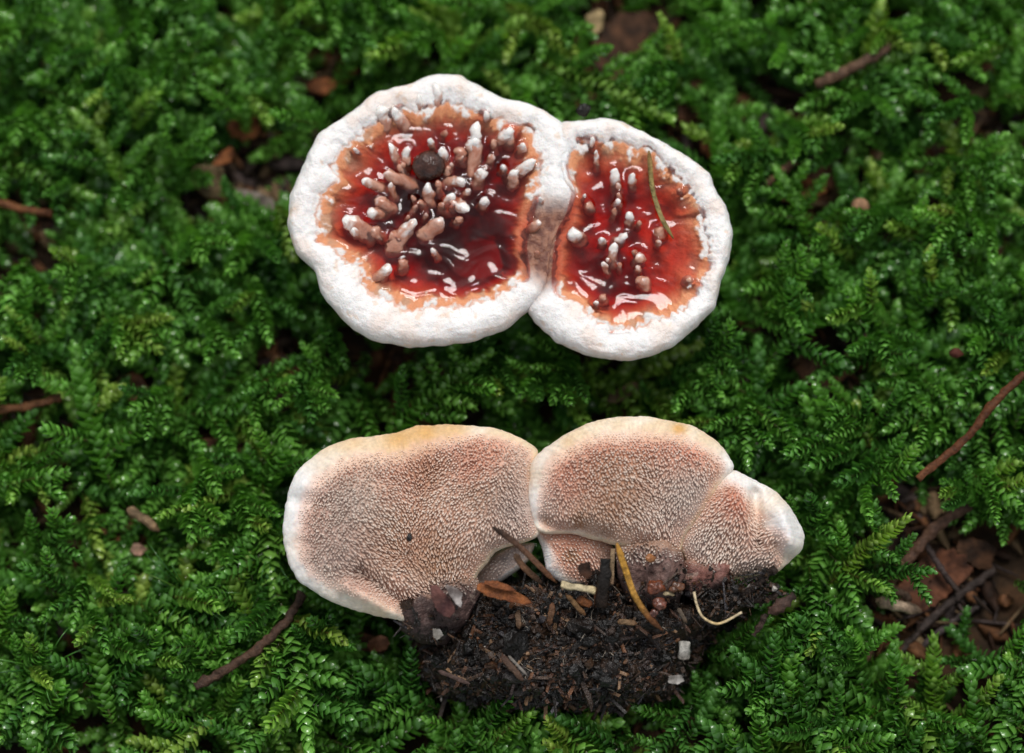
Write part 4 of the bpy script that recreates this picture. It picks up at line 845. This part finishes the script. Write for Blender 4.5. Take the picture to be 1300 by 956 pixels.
# the rest of the carpet: uncountable undergrowth, one object
def build_carpet():
    src = bpy.data.collections.new('moss_sources')
    for i, (mp, lst, L) in enumerate(RECIPE):
        V, F, C = [mp[1]], [list(f) for f in mp[2]], [mp[3]]; off = len(mp[1])
        for bi, m in lst:
            bp = BR[bi]; A = np.array(m); v = bp[1] @ A[:3, :3].T + A[:3, 3] / MM
            V.append(v); C.append(bp[3]); F += [[k + off for k in f] for f in bp[2]]; off += len(v)
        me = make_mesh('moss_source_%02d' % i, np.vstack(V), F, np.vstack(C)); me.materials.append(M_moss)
        o = bpy.data.objects.new('moss_source_%02d' % i, me); src.objects.link(o)
    pts, rot, scl, idx = [], [], [], []
    for k in range(5000):
        if k < 640: x, y = rr.uniform(-95, 95), rr.uniform(-80, 82)
        else: x, y = rr.uniform(-260, 260), rr.uniform(-230, 330)
        infr = abs(x) < 90 and abs(y) < 75
        if k >= 640 and infr: continue
        gp = gapness(x, y) if infr else max(0, float(pn(np.array([x, y, 0.]), 18, 3)) * 2.2)
        if rr.random() < gp * 1.05: continue
        ri = rr.randrange(12); yaw = rr.uniform(0, 6.283); L = RECIPE[ri][2]
        if infr and rr.random() < gapness(x + L * .7 * math.cos(yaw), y + L * .7 * math.sin(yaw)): continue
        bl = blocked(x, y, 1.0) or blocked(x + L * .8 * math.cos(yaw), y + L * .8 * math.sin(yaw), 1.0)
        gz = float(ground_z(np.array(x), np.array(y)))
        hi = 3.0 if bl else (4.5 if infr else 9)
        pts.append((x * MM, y * MM, (gz + rr.uniform(.5, hi)) * MM)); rot.append((rr.uniform(-.5, .5), rr.uniform(-.4, .2) if not bl else rr.uniform(-.05, .2), yaw)); scl.append(rr.uniform(.85, 1.35)); idx.append(ri)
    me = bpy.data.meshes.new('moss_carpet'); me.from_pydata(pts, [], [])
    a = me.attributes.new('rot', 'FLOAT_VECTOR', 'POINT'); a.data.foreach_set('vector', np.array(rot, np.float32).ravel())
    a = me.attributes.new('scl', 'FLOAT', 'POINT'); a.data.foreach_set('value', np.array(scl, np.float32))
    a = me.attributes.new('idx', 'INT', 'POINT'); a.data.foreach_set('value', np.array(idx, np.int32))
    o = link('moss_carpet', me); o['kind'] = 'stuff'; tag(o, 'dense wet green moss carpet covering the forest floor under everything', 'moss')
    ng = bpy.data.node_groups.new('moss_scatter', 'GeometryNodeTree')
    ng.interface.new_socket('Geometry', in_out='INPUT', socket_type='NodeSocketGeometry'); ng.interface.new_socket('Geometry', in_out='OUTPUT', socket_type='NodeSocketGeometry')
    n, l = ng.nodes, ng.links; gi = n.new('NodeGroupInput'); go = n.new('NodeGroupOutput')
    ci = n.new('GeometryNodeCollectionInfo'); ci.inputs['Collection'].default_value = src; ci.inputs['Separate Children'].default_value = True; ci.inputs['Reset Children'].default_value = True
    ip = n.new('GeometryNodeInstanceOnPoints'); ip.inputs['Pick Instance'].default_value = True
    def na(nm, ty):
        q = n.new('GeometryNodeInputNamedAttribute'); q.data_type = ty; q.inputs['Name'].default_value = nm; return next(s for s in q.outputs if s.enabled and s.name == 'Attribute')
    l.new(gi.outputs[0], ip.inputs['Points']); l.new(ci.outputs[0], ip.inputs['Instance']); l.new(na('idx', 'INT'), ip.inputs['Instance Index'])
    er = n.new('FunctionNodeEulerToRotation'); l.new(na('rot', 'FLOAT_VECTOR'), er.inputs[0]); l.new(er.outputs[0], ip.inputs['Rotation']); l.new(na('scl', 'FLOAT'), ip.inputs['Scale'])
    l.new(ip.outputs[0], go.inputs[0])
    md = o.modifiers.new('scatter', 'NODES'); md.node_group = ng
build_carpet()

# ------------------------------------------------------------------ litter on the forest floor
def twig(name, pts, zs, r, cols, label, cat, bump=.5, n=34, seg=10, group=None, taper=False):
    cols = [(c[0] * .8, c[1] * .74, c[2] * .66) for c in cols]; bump *= 1.5; n = 60
    return needle(name, pts, zs, r * MPP, cols, label, cat, group, seg, .95, bump, taper, n)
twig('twig', [(1300, 474), (1262, 512), (1225, 558), (1165, 608)], [19, 19, 18.5, 17.5], 5.2, [(.10, .035, .015), (.16, .06, .025), (.13, .045, .02), (.20, .08, .035)], 'long straight reddish-brown twig lying on top of the moss', 'twig', .35)
twig('twig', [(248, 872), (300, 842), (345, 808), (370, 778), (385, 755)], [14, 14, 14, 13, 12], 6.0, [(.07, .04, .03), (.12, .07, .05), (.09, .05, .035), (.06, .035, .025), (.08, .05, .035)], 'thin dark brown twig running under the edge of the large spiny cap', 'twig', .7)
twig('twig', [(1035, 108), (1085, 85), (1142, 52)], [11, 11.5, 11], 6.5, [(.12, .07, .045), (.15, .09, .06), (.10, .06, .04)], 'dull brown broken stick half sunk in blurred moss', 'twig', .5)
twig('twig', [(1100, 872), (1150, 820), (1200, 770), (1262, 722)], [4, 5, 5.5, 5], 5.5, [(.05, .036, .034), (.085, .065, .062), (.06, .046, .044), (.05, .036, .032)], 'long grey-violet wet twig crossing the bare brown patch', 'twig', .6)
twig('twig', [(1150, 838), (1205, 792), (1250, 766)], [4.5, 5, 4.5], 4.2, [(.06, .045, .05), (.085, .07, .075), (.05, .04, .04)], 'shorter grey-violet twig parallel to the long wet one', 'twig', .6)
twig('twig', [(1175, 690), (1195, 722), (1215, 750)], [8, 8, 7.5], 4.5, [(.05, .035, .035), (.08, .06, .06), (.05, .035, .03)], 'dark stub of twig leading to the long grey-violet twig', 'twig', .6)
twig('wood_chip', [(1112, 762), (1140, 768), (1170, 776)], [10, 10.5, 10], 7.5, [(.40, .30, .22), (.46, .37, .29), (.32, .22, .15)], 'pale bleached wood chip beside the bare patch of grey twigs', 'wood', .4, taper=True)
twig('wood_chip', [(1122, 742), (1140, 752), (1158, 762)], [8.5, 9, 8.5], 5.5, [(.22, .15, .11), (.3, .2, .15), (.18, .11, .08)], 'small dull brown chip above the pale bleached wood chip', 'wood', .4, taper=True)
twig('wood_chip', [(162, 646), (182, 658), (202, 674)], [9, 9.5, 9], 6.0, [(.34, .24, .15), (.44, .32, .2), (.28, .18, .11)], 'pale tan wood chip in the small hollow of the moss', 'wood', .4, taper=True)
twig('twig', [(-10, 522), (40, 515), (78, 504)], [9, 9, 8.5], 5.5, [(.16, .07, .03), (.2, .09, .04), (.14, .06, .03)], 'orange-brown stick partly hidden under blurred moss', 'twig', .4)
twig('twig', [(-10, 255), (30, 265), (66, 272)], [8, 8.5, 8], 5.5, [(.18, .07, .025), (.22, .09, .035), (.14, .05, .02)], 'short rust-brown stick under drooping moss', 'twig', .4)
twig('twig', [(968, 238), (985, 225), (1008, 206)], [10, 10.5, 10], 5.0, [(.14, .08, .05), (.18, .1, .06), (.12, .06, .04)], 'short brown twig at the edge of the bare patch with orange leaf scraps', 'twig', .5)
twig('twig', [(1150, 715), (1190, 668), (1232, 640)], [8, 9, 9], 8.0, [(.12, .065, .045), (.16, .09, .065), (.10, .055, .04)], 'flat dull brown bark strip at the top of the bare brown patch', 'bark', .5)
def E(cx, cy, a, b, rot, n=9, seed=0):
    q = np.random.default_rng(seed + int(cx)); r = math.radians(rot); o = []
    for k in range(n):
        t = 2 * math.pi * k / n; f = q.uniform(.75, 1.15); x, y = a * f * math.cos(t), b * f * math.sin(t); o.append((cx + x * math.cos(r) - y * math.sin(r), cy + x * math.sin(r) + y * math.cos(r)))
    return o
ORL, BRL, TNL, DKL = ((.12, .04, .014), (.28, .10, .035)), ((.05, .022, .012), (.13, .055, .026)), ((.10, .07, .035), (.22, .15, .08)), ((.03, .015, .008), (.085, .038, .018))
for (cx, cy, a, b, rot, z, cl, bend, lb) in [
    (1022, 240, 26, 12, -12, 9, ORL, 2.0, 'bright orange-brown leaf scrap in the bare patch right of the smaller red pool'), (1042, 222, 24, 14, 25, 7, BRL, 1.5, 'dull brown leaf scrap behind the bright orange-brown one'),
    (1004, 247, 18, 9, -4, 10, ((.28, .13, .06), (.40, .2, .1)), 1.5, 'small curled orange leaf edge beside the bright orange-brown scrap'), (266, 228, 27, 17, 35, 12, TNL, 2.5, 'curled tan leaf scrap among moss left of the larger red pool'),
    (285, 200, 16, 7, -40, 10, ORL, 1.2, 'narrow rusty leaf sliver beside the curled tan scrap'), (322, 258, 34, 15, 25, 10, ((.12, .10, .08), (.24, .2, .17)), 1.5, 'greyish decayed leaf piece below the curled tan scrap'),
    (308, 160, 20, 16, 10, 8, ORL, 1.5, 'rust-coloured round leaf scrap under yellowish moss'), (228, 25, 18, 9, 30, 9, ORL, 1.5, 'rusty leaf scrap at the top of the blurred moss'),
    (800, 80, 46, 62, 12, 6, DKL, 2.5, 'large dark rotten leaf in the hollow above the smaller red pool'), (845, 75, 22, 20, 0, 8, BRL, 1.5, 'brown leaf piece overlapping the large dark rotten leaf'),
    (756, 28, 10, 16, 5, 10, ((.28, .2, .09), (.42, .31, .16)), .8, 'yellowish leaf tip above the large dark rotten leaf'), (880, 130, 16, 30, 15, 8, BRL, 1.8, 'curled brown leaf strip beside the smaller white-rimmed cap'),
    (900, 185, 9, 14, 0, 9, ORL, 1.0, 'orange leaf bit near the notch of moss by the smaller cap'), (300, 568, 44, 14, 4, 8, BRL, 1.8, 'reddish-brown leaf strip in the hollow left of the overturned fungus'),
    (172, 492, 15, 20, -15, 9, BRL, 1.5, 'brown leaf scrap between blurred moss shoots'), (440, 85, 12, 24, 15, 8, ORL, 1.2, 'rusty upright leaf scrap above the larger red pool'), (545, 38, 13, 20, 40, 8, ORL, 1.3, 'rusty folded leaf at the top edge of the moss'),
    (408, 110, 16, 10, 0, 8, ORL, 1.0, 'small rusty leaf bit at the shoulder of the larger white rim'), (150, 705, 20, 30, -30, 6, ((.10, .035, .016), (.24, .085, .035)), 1.5, 'rust-brown leaf lying in the small hollow under the pale wood chip'),
    (176, 697, 9, 7, 0, 9, ((.35, .2, .14), (.5, .32, .22)), .6, 'tiny pinkish leaf bit in the small hollow'), (1180, 740, 50, 26, -35, 5, ((.06, .025, .014), (.16, .06, .03)), 2.0, 'wet red-brown leaf beneath the long grey-violet twig'),
    (1240, 700, 26, 18, 20, 5.5, DKL, 1.5, 'dark leaf piece at the edge of the bare brown patch'), (1262, 620, 8, 22, -5, 12, ORL, 1.0, 'thin orange leaf sliver standing in moss by the long twig'), (1045, 468, 30, 24, 10, 6, DKL, 1.5, 'dark rotten leaf in the hollow right of the smaller cap'),
    (1170, 205, 12, 20, 20, 8, BRL, 1.2, 'brown leaf scrap between blurred moss tufts'), (1120, 745, 14, 24, 20, 6, BRL, 1.2, 'brown leaf piece left of the pale bleached wood chip'), (480, 818, 12, 9, 0, 11, ((.2, .08, .04), (.36, .17, .1)), .8, 'small orange leaf tip beneath the margin of the large spiny cap'),
    (455, 815, 34, 12, 10, 8, BRL, 1.2, 'brown leaf strip beneath the margin of the large spiny cap'), (790, 500, 20, 8, -30, 11, TNL, 1.2, 'greyish tan leaf tip between the two fungi'), (858, 512, 20, 10, -35, 10, TNL, 1.0, 'dull tan leaf piece above the rounded spiny cap')]:
    g = px(cx, cy, 4); flake('leaf_fragment', E(cx, cy, a * 1.15, b * 1.15, rot), z * .62 + float(ground_z(g[0], g[1])), cl, lb, 'leaf', bend, .25, int(cx) % 13)
V, F = blob(px(1092, 262, 12.5), 1.35, 3, .15, (1.1, 1, .8), 12); solo('seed', V, F, M_leaf, 'round pale brown seed near the bare patch of orange leaf scraps', 'seed', np.tile((.32, .18, .1), (len(V), 1)))
V, F = blob(px(1214, 448, 15.5), .8, 6, .4, (1.3, 1, .7), 10); solo('seed', V, F, M_leaf, 'small dark red seed scale on moss above the long twig', 'seed', np.tile((.10, .03, .02), (len(V), 1)))
# fine litter: uncountable
def fine_litter():
    VV, FF, CC, off = [], [], [], 0
    for k in range(2600):
        x, y = rr.uniform(-110, 110), rr.uniform(-95, 105)
        if k > 1300: g_, r_ = rr.choice(GW); x, y = rr.gauss(g_[0], r_ * .7), rr.gauss(g_[1], r_ * .7)
        gz = float(ground_z(np.array(x), np.array(y))); a = rr.uniform(0, 6.283); L = rr.uniform(2, 9); z = gz + rr.uniform(.3, 2.0)
        if blocked(x, y, 1.0): continue
        d = np.array([math.cos(a), math.sin(a), rr.uniform(-.15, .15)]); s = np.array([-math.sin(a), math.cos(a), 0]); w_ = rr.uniform(.25, .5) if rr.random() < .6 else rr.uniform(.8, 1.8); p = np.array([x, y, z])
        v = []
        for q, ww in ((-.5, .4), (-.15, 1), (.2, .9), (.5, .3)):
            c = p + d * L * q + np.array([0, 0, .3 * math.sin(q * 4)]); v += [c + s * w_ * ww, c + np.array([0, 0, .25]), c - s * w_ * ww, c - np.array([0, 0, .2])]
        VV.append(np.array(v)); FF.append(grid_faces(4, 4) + off); off += 16
        c = rr.choice([(.10, .04, .018), (.05, .025, .015), (.16, .07, .03), (.2, .13, .07), (.03, .018, .012), (.07, .05, .045)]); CC.append(np.tile(np.array(c) * rr.uniform(.6, 1.3), (16, 1)))
    o = link('forest_litter', make_mesh('forest_litter', np.vstack(VV), np.vstack(FF), np.vstack(CC)), M_leaf); o['kind'] = 'stuff'; tag(o, 'brown needles and leaf crumbs showing through gaps in the moss', 'litter')
fine_litter()
# thin green thread-leaved moss near the left margin of the large cap
def thread_tuft(cx, cy, n, label, seed):
    q = random.Random(seed); b = px(cx, cy, 6); root = thing('thread_moss', label, 'moss', b, 'thread-leaved moss tufts')
    for k in range(n):
        a = q.uniform(0, 6.283); L = q.uniform(5, 10); h = q.uniform(4, 9); t = np.linspace(0, 1, 9)
        P = np.stack([b[0] + math.cos(a) * L * t, b[1] + math.sin(a) * L * t, b[2] + h * np.sin(t * 2.2)], -1)
        V, F = tube(P, .20 * (1 - .75 * t), 5); part('blade', V, F, M_moss, root, np.tile((.06, .19, .03), (len(V), 1)), b)
thread_tuft(345, 700, 13, 'tuft of thin green thread-like moss blades touching the bluish white cap edge', 1)
thread_tuft(240, 755, 15, 'tuft of thin green thread-like moss blades in the open moss left of the dark twig', 2)
thread_tuft(60, 850, 12, 'tuft of thin green thread-like moss blades near the lower left moss', 3)
